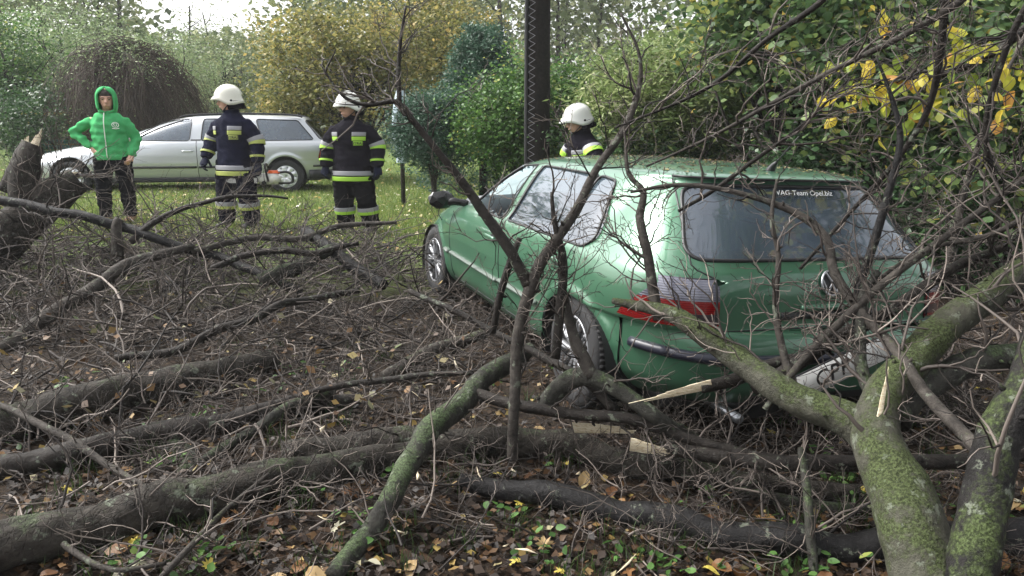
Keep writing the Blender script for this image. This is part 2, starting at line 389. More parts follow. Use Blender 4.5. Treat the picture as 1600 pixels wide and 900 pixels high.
def paint_mat(name, col, metal=.55, rough=.33, dirt_sheen=.3, dirtcol=(.06, .055, .04)):
    m = mat(name, col, rough, metal, .5, .8); n = NT(m)
    fl = n.noise(900, 2, .5)
    base = n.mix(n.math('MULTIPLY', fl, .25), col, tuple(min(1, c*1.35+.02) for c in col))
    d = n.ramp(n.noise(55, 6, .75), [(.60, (0, 0, 0)), (.70, (1, 1, 1))])
    d2 = n.ramp(n.noise(3.0, 5, .7), [(.35, (0, 0, 0)), (.75, (1, 1, 1))])
    df = n.math('MULTIPLY', n.math('ADD', n.math('MULTIPLY', d, .7), n.math('MULTIPLY', d2, .35)), dirt_sheen)
    n.l(n.mix(df, base, dirtcol), n.p.inputs['Base Color'])
    n.l(n.math('MULTIPLY_ADD', df, .5, rough), n.p.inputs['Roughness'])
    n.l(n.math('MULTIPLY_ADD', df, -1.2, metal), n.p.inputs['Metallic'])
    n.l(n.math('MULTIPLY_ADD', df, .5, .04), n.p.inputs['Coat Roughness'])
    n.bump(n.noise(2.2, 2, .5), .05, .02)
    return m
def glass_mat(name, col=(.75, .82, .86), alpha=.5, rough=.03, dirt_sheen=.0):
    m = mat(name, col, rough, 0, .5); n = NT(m)
    gl = n.n('ShaderNodeBsdfGlossy'); gl.inputs['Roughness'].default_value = rough; gl.inputs[0].default_value = (.95, .97, 1, 1)
    tp = n.n('ShaderNodeBsdfTransparent'); tp.inputs[0].default_value = (*[c*alpha for c in col], 1)
    fr = n.n('ShaderNodeFresnel'); fr.inputs[0].default_value = 2.1
    mx = n.n('ShaderNodeMixShader'); n.l(fr.outputs[0], mx.inputs[0]); n.l(tp.outputs[0], mx.inputs[1]); n.l(gl.outputs[0], mx.inputs[2])
    last = mx.outputs[0]
    if dirt_sheen:  # diffuse layer paints sky sheen onto the panes; on the windscreen, its crazing
        df = n.n('ShaderNodeBsdfTranslucent' if name.startswith('crazed') else 'ShaderNodeBsdfDiffuse'); df.inputs[0].default_value = (.34, .42, .43, 1) if name.startswith('crazed') else (.24, .31, .40, 1)
        m2 = n.n('ShaderNodeMixShader'); n.l(n.math('MULTIPLY', n.ramp(n.noise(4, 5, .6), [(.25, (.5, .5, .5)), (.75, (1, 1, 1))]), dirt_sheen), m2.inputs[0]); n.l(last, m2.inputs[1]); n.l(df.outputs[0], m2.inputs[2]); last = m2.outputs[0]
    n.l(last, n.out.inputs[0]); return m
M['green_paint'] = paint_mat('green metallic paint', (.042, .130, .073), .40, .34, .40)
M['silver_paint'] = paint_mat('silver metallic paint', (.46, .48, .50), .6, .32, .10)
M['glass'] = glass_mat('car glass', (.55, .62, .66), .45)
M['glass_rear'] = glass_mat('rear window glass', (.40, .50, .62), .5, .05, .22)
M['glass_side'] = glass_mat('sky-sheen side glass', (.45, .5, .55), .35, .03, .12)  # pale layer stands in for reflected sky
M['glass_crack'] = glass_mat('crazed windscreen', (.6, .75, .78), .6, .12, .7)
M['glass_pale'] = glass_mat('pale car glass', (.5, .55, .58), .35, .03, .30)
M['interior'] = mat('dark grey interior', (.025, .026, .03), .8)
M['dash'] = mat('grey dashboard', (.10, .105, .115), .6)
M['lamp_red'] = mat('red lamp glass', (.50, .012, .012), .12, 0, .6, 1.)
M['lamp_clear'] = mat('clear lamp glass', (.55, .56, .62), .22, .6, .6, 1.)
M['lamp_dark'] = mat('smoked lamp insert', (.04, .03, .035), .2, 0, .6, 1.)
n = NT(M['lamp_clear']); wv = n.n('ShaderNodeTexWave', bands_direction='Z'); wv.inputs['Scale'].default_value = 26; n.l(n.co(), wv.inputs[0])
n.l(n.ramp(wv.outputs[1], [(0, (.15, .15, .19)), (1, (.21, .21, .25))]), n.p.inputs['Base Color']); n.bump(wv.outputs[1], .2, .004)
n = NT(M['lamp_red']); wv = n.n('ShaderNodeTexWave', bands_direction='Z'); wv.inputs['Scale'].default_value = 30; n.l(n.co(), wv.inputs[0]); n.bump(wv.outputs[1], .15, .003)
n.l(n.ramp(wv.outputs[1], [(0, (.12, .003, .004)), (1, (.21, .005, .006))]), n.p.inputs['Base Color'])

def wheel(parent, c, r, width, sgn, style, turn=0.):
    """wheel centre c, axis along local y, outer face on side sgn; tyre and rim are sub-parts"""
    h = bpy.data.objects.new('wheel', None); COL.objects.link(h); h.parent = parent; h.location = c; h.rotation_euler = (0, 0, turn); h.empty_display_size = .1
    b = MB(); S = 64; th = np.linspace(0, 2*math.pi, S+1)[:-1]
    prof = [(.66*r, -.5), (.80*r, -.52), (.93*r, -.50), (.985*r, -.40), (r, -.2), (r, .2), (.985*r, .40), (.93*r, .50), (.80*r, .52), (.66*r, .49), (.63*r, .40)]
    V = np.array([[[q*math.cos(t), a*width*sgn, q*math.sin(t)] for t in th] for q, a in prof])
    i = np.arange(len(prof)-1)[:, None]*S; j = np.arange(S)[None]; jn = (j+1) % S
    b.add(V, None, np.stack([i+j, i+jn, i+S+jn, i+S+j], -1))
    for t in th[::1]:   # tread blocks
        for a in (-.3, 0, .3):
            Rm = np.array([[math.cos(t), 0, -math.sin(t)], [0, 1, 0], [math.sin(t), 0, math.cos(t)]])
            b.box(Rm@np.array([r+.002, a*width, 0]), (.008, width*.24, r*2*math.pi/S*.62), Rm)
    b.build('tyre', M['rubber'], h)
    b = MB()
    prof = [(.655*r, .44), (.645*r, .50), (.61*r, .50), (.585*r, .40), (.56*r, .25), (.55*r, -.4)]
    V = np.array([[[q*math.cos(t), a*width*sgn, q*math.sin(t)] for t in th] for q, a in prof]); i = np.arange(len(prof)-1)[:, None]*S
    b.add(V, None, np.stack([i+j, i+jn, i+S+jn, i+S+j], -1))
    nsp = 10 if style == 'alloy' else 9
    for k in range(nsp):
        a0 = k*2*math.pi/nsp
        wd = .050*r/.315 if style == 'alloy' else .12*r/.315
        for q in ((-.09, .09) if style == 'alloy' else (0,)):
            p = []
            for f, yy in ((.10, .34), (.30, .40), (.48, .40), (.60, .43)):
                a = a0+q*(.4+f); p.append((f*r*math.cos(a), yy*width*sgn, f*r*math.sin(a)))
            b.tube(smooth_curve(p, 8), np.linspace(wd*.45, wd*.36, 8), 8, flat=.5 if style == 'alloy' else 1.2)
    hub = [(0, .47), (.07*r, .47), (.16*r, .44), (.20*r, .36), (.20*r, .1)]
    V = np.array([[[q*math.cos(t), a*width*sgn, q*math.sin(t)] for t in th] for q, a in hub]); i = np.arange(len(hub)-1)[:, None]*S
    b.add(V, None, np.stack([i+j, i+jn, i+S+jn, i+S+j], -1))
    b.build('rim', M['alloy'] if style == 'alloy' else M['cap'], h)
    b = MB(); V = np.array([[[q*math.cos(t), a*width*sgn, q*math.sin(t)] for t in th] for q, a in [(.0, .08), (.5*r, .08), (.56*r, -.3)]]); i = np.arange(2)[:, None]*S
    b.add(V, None, np.stack([i+j, i+jn, i+S+jn, i+S+j], -1)); b.build('brake_drum', M['interior'], h)
    return h
M['cap'] = mat('silver wheel cover', (.66, .67, .69), .35, .5)

def seat(parent, x, y, s):
    b = MB()
    b.tube(smooth_curve([(x+.22, y, .34), (x, y, .33), (x-.18, y, .36)], 8)*s, .19, 12, flat=.55)
    b.tube(smooth_curve([(x-.18, y, .36), (x-.27, y, .6), (x-.34, y, .86)], 8)*s, [.12, .2, .21, .21, .2, .2, .18, .12], 12, flat=.5)
    o = b.build('seat', M['interior'], parent)
    b = MB(); b.tube(smooth_curve([(x-.35, y, .90), (x-.37, y, 1.03)], 5)*s, [.08, .11, .12, .11, .07], 10, flat=.6); b.build('headrest', M['interior'], o)

def gaps(parent, curves, r=.005, name='panel_gap'):
    for c in curves:
        b = MB(); b.tube(c, r, 5); b.build(name, M['black'], parent)

def build_golf():
    rows = [(.19, -.52, 3.18, .74, 5, 4), (.26, -.67, 3.30, .80, 5, 4), (.36, -.742, 3.37, .842, 5.2, 3.6), (.50, -.765, 3.385, .858, 5.2, 3.4), (.60, -.752, 3.37, .864, 5.2, 3.4), (.635, -.735, 3.345, .866, 5.4, 3.4),
            (.655, -.702, 3.32, .867, 6.5, 3.3), (.74, -.695, 3.22, .866, 7, 3.2), (.81, -.69, 3.08, .862, 7, 3.0), (.87, -.68, 2.85, .852, 7, 3.0), (.92, -.665, 2.52, .838, 6.6, 3.2), (.955, -.645, 2.28, .818, 6.2, 3.4), (1.0, -.615, 2.18, .79, 6, 3.6),
            (1.1, -.545, 2.00, .745, 5.6, 3.8), (1.2, -.475, 1.83, .70, 5.4, 3.8), (1.3, -.405, 1.63, .65, 5.2, 3.8), (1.345, -.385, 1.53, .62, 4.8, 3.6), (1.375, -.40, 1.44, .585, 5, 3.4), (1.392, -.37, 1.37, .545, 5, 3.2), (1.42, -.18, 1.15, .40, 4, 3), (1.437, .1, .92, .2, 3, 3), (1.444, .35, .7, .0, 3, 3)]
    sc = (1.236, 1.19, .973); car = Car(rows, sc, 170, 250)
    root = thing('parked_car', 'green hatchback with smashed driver window trapped under fallen branches', 'car', (1.262, 4.4831, 0.0), 1.925)
    root.rotation_euler = (.045, 0, 1.925)
    WF = round_poly([(2.02, .955), (1.50, 1.305), (1.03, 1.345), (1.06, .945)], .03)
    WR = round_poly([(.97, .948), (.93, 1.345), (.235, 1.335), (.285, .945)], .022)
    WQ = round_poly([(.265, .945), (.215, 1.335), (.04, 1.315), (-.06, 1.0), (-.01, .945)], .035)
    WB = round_poly([(-.655, .985), (-.535, 1.335), (.515, 1.335), (.635, .985)], .07)
    WS = round_poly([(-.72, .965), (-.55, 1.335), (.55, 1.335), (.72, .965)], .05)
    def cls(x, y, z, sgn):
        c = np.full(len(x), 'body', dtype=object)
        c[(z < .645) & (x < -.36)] = 'bumper'; c[(z < .62) & (x > 2.86)] = 'front_bumper'
        door_f = (x > .98) & (x < 2.0+.10*(z-.3)) & (z > .28) & (y > .45) & (z < 1.36); c[door_f] = '~door_f'
        door_r = (x > .06+.42*np.clip((.66-z)/.42, 0, 1)**.6) & (x <= .98) & (z > .28) & (y > .45) & (z < 1.36); c[door_r] = '~door_r'
        c[(z > .62) & (z < .955) & (x > 2.05+.25*0) & (y < .70)] = 'hood'
        rear = (x < -.30) & (y < .665-.14*np.clip((z-.95)/.4, 0, 1)) & (z > .645) & (z < 1.37); c[rear] = 'tailgate'
        c[inpoly(LS, x, z) & (y > .545)] = '~lamp'
        return c
    LS = np.array([(-.37, .680), (-.42, .725), (-.585, .905), (-1.5, .905), (-1.5, .672), (-.385, .672)]); LB = np.array([(.545, .672), (.545, .905), (1.5, .905), (1.5, .672)])
    def deform(V, sgn):
        if sgn > 0:   # dents on the near rear pillar and roof
            for (x, z, r, a) in ((-.12, 1.22, .09, .022), (-.05, 1.08, .12, .015), (-.2, 1.33, .07, .02), (.35, 1.40, .16, .012)):
                V[:, 1] -= a*np.exp(-(((V[:, 0]-x)**2+(V[:, 2]-z)**2)/r**2))*(V[:, 1] > .3)
        return V
    parts = car.panels({'win_f': WF, 'win_r': WR, 'win_q': WQ}, {'win_b': WB}, {'win_s': WS}, cls, [(0, .30, (.345, .365)), (2.511, .30, (.345, .365))], deform,
        [('~lamp', LS, 0), ('~lamp', LB, 1), ('~lamp', LB*[-1, 1], 1), ('bumper', np.array([(-.36, .0), (-.36, .645), (-1.6, .645), (-1.6, 0)]), 0)])
    P = M['green_paint']
    body = put(parts, 'body', 'body', P, root)
    dfl = put(parts, 'door_fL', 'door', P, root); put(parts, 'door_fR', 'door', P, root); drl = put(parts, 'door_rL', 'door', P, root); put(parts, 'door_rR', 'door', P, root)
    put(parts, 'hood', 'bonnet', P, root); tg = put(parts, 'tailgate', 'tailgate', P, root)
    # loosened rear bumper: dropped towards the far side
    bp = put(parts, 'bumper', 'rear_bumper', P, root); bp.rotation_euler = (.022, 0, 0); bp.location = (-.004, 0, -.006)
    put(parts, 'front_bumper', 'front_bumper', P, root)
    # side windows: the near front one is broken out, so only its far twin carries glass
    for key, nm in (('win_f', 'front_window'), ('win_r', 'rear_door_window'), ('win_q', 'quarter_window')):
        for k, (V, Fq) in enumerate(parts[key]):
            if key == 'win_f' and k == 0: continue
            put({'a': [(V, Fq)]}, 'a', nm, M['glass_side'], root, .006)
    put(parts, 'win_b', 'rear_window', M['glass_rear'], tg, .004)
    put(parts, 'win_s', 'windscreen', M['glass_crack'], root, .004)
    seal = MB()
    for P_ in (WF, WR, WQ):
        for sg in (1, -1): seal.tube(car.side(dense(P_, .02), sg, .000), .0085, 6, False)
    seal.tube(car.nose(dense(WS, .02)), .011, 6, False); seal.build('window_seal', M['black'], root)
    b = MB(); b.tube(car.back(dense(WB, .02)), .011, 6, False); b.build('window_seal', M['black'], tg)
    # glass crumbs left in the broken frame
    rg = np.random.default_rng(5); b = MB(); q = dense(WF, .01)
    for k in range(70):
        p = q[rg.integers(len(q))]; c = car.side(np.array([p+(WF.mean(0)-p)*rg.uniform(0, .07)]), 1, -.01)[0]
        t = rg.normal(size=(3, 3))*.012; b.add(c+t, [[0, 1, 2]])
    b.build('window_glass_shards', M['glass_crack'], dfl)['kind'] = 'stuff'
    # lamps
    for sg, suf in ((1, 'L'), (-1, 'R')):
        L = parts.get('lamp'+suf)
        if not L: continue
        V, Fq = L[0]; Fq = Fq[~((np.abs(V[Fq][:, :, 1]).min(1) < .55*sc[1]) & (V[Fq][:, :, 2].max(1) > .899*sc[2]))]; zc = V[Fq][:, :, 2].mean(1)/sc[2]; yc = np.abs(V[Fq][:, :, 1].mean(1))/sc[1]
        lo = zc < .795
        box = lo & (zc < .735) & (yc < .66) & (zc > .69)
        lamp = None
        for msk, nm, mt in ((lo & ~box, 'tail_lamp', M['lamp_red']), (~lo, 'indicator_lens', M['lamp_clear']), (box, 'fog_lens', M['lamp_dark'])):
            f = Fq[msk]; u, inv = np.unique(f, return_inverse=True); inv = inv.reshape(-1, 4)
            o = put({'a': [(V[u], inv)]}, 'a', nm, mt, root if lamp is None else lamp, -.008)
            lamp = lamp or o
        pts = []
        for z in np.linspace(.675, .905, 18): pts.append((.56, z))
        edge = [car.back(np.array([[sg*.56, z]]), .008)[0] for z in np.linspace(.675, .905, 12)]
        gaps(lamp, [np.array(edge)], .006, 'lamp_edge')
        top = [car.back(np.array([[sg*y_, .905]]), .006)[0] for y_ in np.linspace(.56, .70, 12)]; gaps(lamp, [np.array(top)], .004, 'lamp_edge')
    # panel gaps
    g = [car.side(dense([(.98, .30), (.98, .95), (.955, 1.34)], .04, False), 1, .0), car.side(dense([(2.0, .30), (2.07, .93)], .04, False), 1), car.side(dense([(.98, .29), (2.0, .29)], .04, False), 1),
         car.side(dense([(.48, .29), (.96, .29)], .04, False), 1), car.side(dense([(.37, .52), (.12, .66), (.06, .95)], .04, False), 1)]
    gaps(root, g)
    e = [(.555, .66), (.555, .905), (.63, .95), (.57, 1.2), (.53, 1.36)]
    gaps(tg, [car.back(dense([(sg*a, b_) for a, b_ in e], .03, False), .0) for sg in (1, -1)]+[car.back(dense([(-.665, .652), (.665, .652)], .04, False), .0)], .005)
    gaps(root, [car.back(dense([(-.53, 1.372), (.53, 1.372)], .04, False), .002)], .007, 'roof_gap')
    # mouldings
    b = MB()
    for sg in (1, -1):
        for x0, x1 in ((.40, .96), (1.0, 1.98), (2.06, 2.16)):
            b = MB(); b.tube(car.side(dense([(x0, .50), (x1, .515)], .04, False), sg, .004), .026, 8, True, flat=.45); b.build('side_moulding', M['moulding'], root)
    b = MB(); q = [car.side(np.array([[x, .515]]), 1, .006)[0] for x in np.linspace(-.42, -.60, 8)]+[car.back(np.array([[y, .515]]), .006)[0] for y in np.linspace(.76, -.76, 40)]+[car.side(np.array([[x, .515]]), -1, .006)[0] for x in np.linspace(-.60, -.42, 8)]
    b.tube(smooth_curve(np.array(q), 90), .027, 8, True); b.build('bumper_strip', M['blue_black'], bp)
    b = MB(); b.box(np.array((-.70, 0, .34))*sc, np.array((.03, .74, .14))*sc); b.build('lower_valance', M['black'], bp)
    # handles
    for x, z, d in ((1.10, .80, dfl), (.16, .83, drl)):
        b = MB(); c = car.side(dense([(x-.09, z), (x+.09, z+.004)], .03, False), 1, .022); b.tube(c, [.011]*len(c), 8, True, flat=1.5)
        b.build('handle', P, d)
        b = MB(); V = car.side(np.array([(x+.05*math.cos(t), z-.005+.03*math.sin(t)) for t in np.linspace(0, 6.28, 20)]), 1, .0035)
        b.add(np.vstack([V, V.mean(0)]), [[i, (i+1) % 20, 20] for i in range(20)]); b.build('handle_recess', M['black'], d)
    # emblem on the tailgate: ring with V over W
    b = MB(); cz = .875
    th = np.linspace(0, 2*math.pi, 33); b.tube(car.back(np.stack([.052*np.cos(th), cz+.06*np.sin(th)], -1), .012), .006, 6, False)
    for a in ([(-.022, cz+.052), (0, cz+.006), (.022, cz+.052)], [(-.047, cz+.022), (-.022, cz-.048), (0, cz-.002), (.022, cz-.048), (.047, cz+.022)]):
        b.tube(car.back(dense(a, .006, False), .012), .0048, 6, True)
    b.build('emblem', M['steel'], tg)
    b = MB(); V = car.back(np.array([(.05*math.cos(t), cz+.058*math.sin(t)) for t in th]), .006); b.add(np.vstack([V, V.mean(0)]), [[i, (i+1) % 33, 33] for i in range(33)]); b.build('emblem_backing', M['black'], tg)
    b = MB(); c = car.back(dense([(-.16, .755), (.16, .755)], .03, False), .012); b.tube(c, .017, 8); b.build('grip', P, tg)
    b = MB(); c = car.back(dense([(-.25, .715), (.25, .715)], .03, False), .0); b.tube(c, .014, 6, flat=1.6); b.build('plate_lamp', M['black'], tg)
    # decal lettering along the top of the rear window
    y0, z0 = -.055, 1.305; p = car.back(np.array([[y0, z0]]), .010)[0]; p2 = car.back(np.array([[y0, z0-.05]]), .010)[0]
    up = Vector(p-p2).normalized(); q1 = car.back(np.array([[y0-.1, z0]]), .010)[0]; rt = (Vector(q1)-Vector(p)).normalized(); nn = rt.cross(up).normalized(); up = nn.cross(rt)
    text_mesh('window_decal', 'VAG-Team Opel.biz', .045, M['white'], tg, Matrix(((rt.x, up.x, nn.x, p[0]), (rt.y, up.y, nn.y, p[1]), (rt.z, up.z, nn.z, p[2]), (0, 0, 0, 1))), .25)
    # number plate hanging askew below the bumper
    pl = thing('number_plate', None, None); pl.parent = root
    b = MB(); b.box((0, 0, 0), (.006, .52, .114)); b2 = b.build('plate', M['white_plate'], pl); 
    b = MB(); b.box((.006, 0, 0), (.006, .535, .128)); b.build('plate_holder', M['black'], pl)
    text_mesh('plate_lettering', 'CPR', .105, M['black'], pl, Matrix(((0, 0, -1, -.0045), (-1, 0, 0, .06), (0, 1, 0, 0), (0, 0, 0, 1))), 0, 1.15, .0015)
    pl.location = (-1.03, .03, .47); pl.rotation_euler = (-.30, 0, 0.05); pl.scale = (1, 1.1, 1.1)
    # aerial
    b = MB(); a0 = np.array((-.24, 0, 1.412))*sc
    b.tube(smooth_curve([a0+(0, 0, -.01), a0+(-.02, 0, .025), a0+(-.05, 0, .05)], 6), np.linspace(.03, .008, 6), 8); b.tube(smooth_curve([a0+(-.05, 0, .05), a0+(-.20, 0, .19)], 4), [.006, .0045, .004, .003], 6)
    b.build('aerial', M['black'], root)
    # near mirror, torn and hanging forward
    b = MB(); m0 = car.side(np.array([[2.0, .93]]), 1)[0]; rg = np.random.default_rng(9)
    b.tube(smooth_curve([m0, m0+(.03, .09, .02), m0+(.09, .17, .02)], 6), [.035, .03, .03, .035, .04, .03], 8, bump=.2)
    V = m0+np.array((.10, .21, .03))+nrm(rg.normal(size=(40, 3)))*np.array((.07, .12, .085))
    import bmesh
    mo = b.build('mirror', M['gloss_black'], root)
    bm = bmesh.new(); [bm.verts.new(v) for v in V]; r_ = bmesh.ops.convex_hull(bm, input=bm.verts); me = bpy.data.meshes.new('mirror_housing'); bm.to_mesh(me); bm.free(); me.materials.append(M['gloss_black'])
    ho = bpy.data.objects.new('mirror_housing', me); COL.objects.link(ho); ho.parent = mo
    b = MB(); b.tube(smooth_curve([m0+(.08, .2, .0), m0+(.08, .24, -.08), m0+(.06, .21, -.14)], 8), .004, 5); b.build('mirror_cable', M['black'], mo)
    b = MB(); m0r = car.side(np.array([[2.0, .95]]), -1)[0]; b.tube(smooth_curve([m0r, m0r+(.0, -.08, .02), m0r+(.02, -.2, .05)], 6), [.03, .05, .075, .085, .08, .04], 10, flat=.8); b.build('mirror', P, root)
    # wheels and wheel wells
    for x in (0, 2.511):
        for sg in (1, -1):
            wheel(root, (x*sc[0], sg*.755*sc[1], .318), .322, .20, sg, 'alloy', turn=.06 if x else 0)
            b = MB(); th = np.linspace(-.3, math.pi+.3, 24)
            V = np.array([[[x+.352*math.cos(t), sg*yy, .30+.372*math.sin(t)] for t in th] for yy in (.845, .50)])*sc
            i = np.arange(23); b.add(V, None, np.stack([i, i+1, i+25, i+24], -1)); V2 = np.vstack([V[1], [[x*sc[0], sg*.5*sc[1], .25]]]); b.add(V2, [[k, k+1, 24] for k in range(23)])
            b.build('wheel_arch_liner', M['black'], root)
    # underside and cabin
    b = MB(); b.box(np.array((1.30, 0, .225))*sc, np.array((3.6, 1.30, .08))*sc); b.box(np.array((-.45, .25, .22))*sc, (.4, .35, .16)); b.build('floor_pan', M['black'], root)
    b = MB(); b.tube(np.array([(-.72, .42, .2), (-.3, .42, .22)])*sc, .025, 10); b.build('exhaust_pipe', M['steel'], root)
    b = MB(); b.tube(smooth_curve([(1.95, .66, .86), (1.95, 0, .90), (1.95, -.66, .86)], 14)*np.array(sc), .17, 12, flat=.9); b.tube(smooth_curve([(2.1, .7, .93), (2.15, 0, .96), (2.1, -.7, .93)], 14)*np.array(sc), .10, 10, flat=.5); b.build('dashboard', M['dash'], root)
    b = MB(); t = np.linspace(0, 2*math.pi, 28); c0 = np.array((1.62*sc[0], .38*sc[1], .88)); b.tube(c0+np.stack([-.08*np.sin(t), .185*np.cos(t), .17*np.sin(t)], -1), .014, 8, False); b.tube([c0, c0+(.25, 0, -.05)], .03, 8)
    for a in (0, 2.1, 4.2): b.tube([c0, c0+np.array((-.08*math.sin(a), .185*math.cos(a), .17*math.sin(a)))], .014, 6)
    b.build('steering_wheel', M['interior'], root)
    for y in (.38, -.38): seat(root, 1.25, y, np.array(sc)); seat(root, .35, y, np.array(sc))
    b = MB(); b.box(np.array((-.28, 0, .90))*sc, np.array((.5, 1.1, .015))*sc); b.build('parcel_shelf', M['interior'], root)
    # leaf bits and bark crumbs lying on the roof
    rg = np.random.default_rng(21); b = MB(); k = 2600
    for _ in range(k):
        x = rg.uniform(-.35, 1.3); y = rg.uniform(-.55, .55); zz = None
        # height of the roof above (x, y): march down the rings
        col = car.V.reshape(-1, 3); 
        zs = roof_z(car, x, abs(y))
        if zs is None: continue
        c = np.array((x, y, zs+.003))*sc; a = rg.uniform(0, 6.28); l = rg.uniform(.003, .013)*(3 if rg.random() < .04 else 1); d = np.array((math.cos(a), math.sin(a), 0)); e = np.array((-d[1], d[0], 0))
        b.add([c-d*l, c+e*l*.5+(0, 0, .003), c+d*l, c-e*l*.5], None, [[0, 3, 2, 1]], rnd=rg.random()*.95)
    o = b.build('roof_debris', M['leaf_litter'], root, rnd=True); o['kind'] = 'stuff'
    return root, car
def roof_z(car, x, y):
    best = None
    for z, xr, xf, w, nr, nf in car.T[::-1]:
        if z < 1.30: return None
        if not (xr < x < xf): continue
        xc = .5*(xr+xf); n_ = nf if x > xc else nr; u = abs(x-xc)/((xf-xc) if x > xc else (xc-xr))
        if w*(1-min(u, .9999)**n_)**(1/n_) >= y: return z
    return None
M['moulding'] = mat('scuffed grey moulding', (.075, .095, .08), .5)
M['blue_black'] = mat('blue black plastic strip', (.018, .019, .030), .35)
M['white'] = mat('white lettering', (.85, .85, .85), .5)
M['white_plate'] = mat('white plate', (.62, .62, .60), .4)
M['gloss_black'] = mat('broken black plastic', (.012, .012, .012), .18)
golf, golf_car = build_golf()

def build_wagon():
    rows = [(.22, -.72, 4.45, .70, 5, 4), (.30, -.86, 4.66, .80, 5, 4), (.45, -.90, 4.74, .85, 5, 3.6), (.58, -.90, 4.73, .87, 5, 3.4), (.64, -.885, 4.68, .87, 5.4, 3.2), (.70, -.875, 4.58, .87, 5.6, 3), (.80, -.865, 4.25, .866, 6, 3), (.88, -.84, 3.85, .86, 6, 3), (.94, -.81, 3.42, .845, 5.4, 3.3), (.99, -.77, 3.18, .815, 5, 3.6),
            (1.1, -.68, 2.92, .77, 5, 3.8), (1.25, -.55, 2.50, .705, 5, 3.8), (1.37, -.44, 2.12, .64, 5, 3.6), (1.41, -.41, 1.96, .60, 5, 3.4), (1.435, -.38, 1.82, .55, 5, 3.2), (1.462, -.1, 1.45, .36, 4, 3), (1.475, .3, 1.1, .16, 3, 3), (1.48, .5, .9, 0, 3, 3)]
    sc = (1, 1.08, 1.); car = Car(rows, sc, 120, 200)
    x0 = W(434, 297, 15.3); gx, gy = x0[0], x0[1]
    root = thing('parked_car', 'silver estate car standing on the lawn behind the men', 'car', (gx+.05, gy+.85, .255), math.pi+.17)
    root.scale = (1.05, 1, 1.03)
    WF = round_poly([(2.78, 1.0), (2.15, 1.385), (1.66, 1.40), (1.70, .99)], .06)
    WR = round_poly([(1.50, .99), (1.46, 1.40), (.62, 1.395), (.50, .99)], .05)
    WQ = round_poly([(.40, .99), (.52, 1.395), (-.24, 1.375), (-.54, 1.0)], .05)
    WB = round_poly([(-.62, 1.0), (-.50, 1.37), (.50, 1.37), (.62, 1.0)], .06); WS = round_poly([(-.72, 1.0), (-.55, 1.385), (.55, 1.385), (.72, 1.0)], .05)
    LP = round_poly([(-.60, .64), (-.66, .90), (-1.0, .90), (-1.0, .64)], .03)
    def cls(x, y, z, sgn):
        c = np.full(len(x), 'body', dtype=object)
        c[(z < .60) & (x < -.50)] = 'bumper'; c[(z < .60) & (x > 4.25)] = 'front_bumper'
        c[(x > 1.58) & (x < 2.95) & (z > .3) & (z < 1.41) & (y > .45)] = '~door_f'
        c[(x > .38+.35*np.clip((.66-z)/.4, 0, 1)) & (x <= 1.58) & (z > .3) & (z < 1.41) & (y > .45)] = '~door_r'
        c[(z > .66) & (z < .985) & (x > 3.05) & (y < .72)] = 'bonnet'
        c[(x < -.4) & (y < .66) & (z > .6) & (z < 1.41)] = 'tailgate'
        return c
    parts = car.panels({'win_f': WF, 'win_r': WR, 'win_q': WQ, 'lamp': LP}, {'win_b': WB}, {'win_s': WS}, cls, [(0, .31, (.37, .385)), (3.80, .31, (.37, .385))])
    P = M['silver_paint']
    put(parts, 'body', 'body', P, root); put(parts, 'bonnet', 'bonnet', P, root); tg = put(parts, 'tailgate', 'tailgate', P, root)
    bp = put(parts, 'bumper', 'rear_bumper', P, root); put(parts, 'front_bumper', 'front_bumper', P, root)
    doors = [put(parts, k, 'door', P, root) for k in ('door_fL', 'door_rL', 'door_fR', 'door_rR')]
    for key, nm in (('win_f', 'front_window'), ('win_r', 'rear_door_window'), ('win_q', 'quarter_window')):
        for V, Fq in parts[key]: put({'a': [(V, Fq)]}, 'a', nm, M['glass_pale'], root, .006)
    for V, Fq in parts['lamp']: put({'a': [(V, Fq)]}, 'a', 'tail_lamp', M['lamp_red'], root, -.006)
    put(parts, 'win_b', 'rear_window', M['glass'], tg, .004); put(parts, 'win_s', 'windscreen', M['glass'], root, .004)
    seal = MB()
    for P_ in (WF, WR, WQ):
        for sg in (1, -1): seal.tube(car.side(dense(P_, .03), sg), .009, 6, False)
    seal.tube(car.nose(dense(WS, .03)), .012, 6, False); seal.tube(car.back(dense(WB, .03)), .012, 6, False); seal.build('window_seal', M['black'], root)
    b = MB()
    for sg in (1, -1):
        for x0_, x1_ in ((1.50, 1.62),):
            V = car.side(np.array([(x0_, .995), (x1_+.06, .995), (x1_+.02, 1.395), (x0_-.03, 1.395)]), sg, .004); b = MB(); b.add(V, None, [[0, 1, 2, 3]]); b.build('door_pillar', M['black'], root)
    g = []
    for sg in (1, -1):
        g += [car.side(dense([(1.58, .3), (1.58, 1.0)], .05, False), sg), car.side(dense([(2.95, .3), (2.97, .95)], .05, False), sg), car.side(dense([(.72, .42), (.44, .62), (.40, .98)], .05, False), sg)]
    gaps(root, g, .006)
    b = MB()
    for sg in (1, -1):
        for a, c in ((.70, 1.56), (1.60, 2.93), (3.0, 3.35), (-.50, -.80)):
            b = MB(); b.tube(car.side(dense([(a, .50), (c, .50)], .05, False), sg, .004), .022, 6, True); b.build('side_moulding', M['black'], root)
    b = MB()
    for sg in (1, -1): b.tube(car.side(dense([(.45, .27), (3.38, .27)], .1, False), sg, -.01), .06, 8)
    b.box((1.9, 0, .26), (5.0, 1.4, .1)); b.build('sill', M['interior'], root)
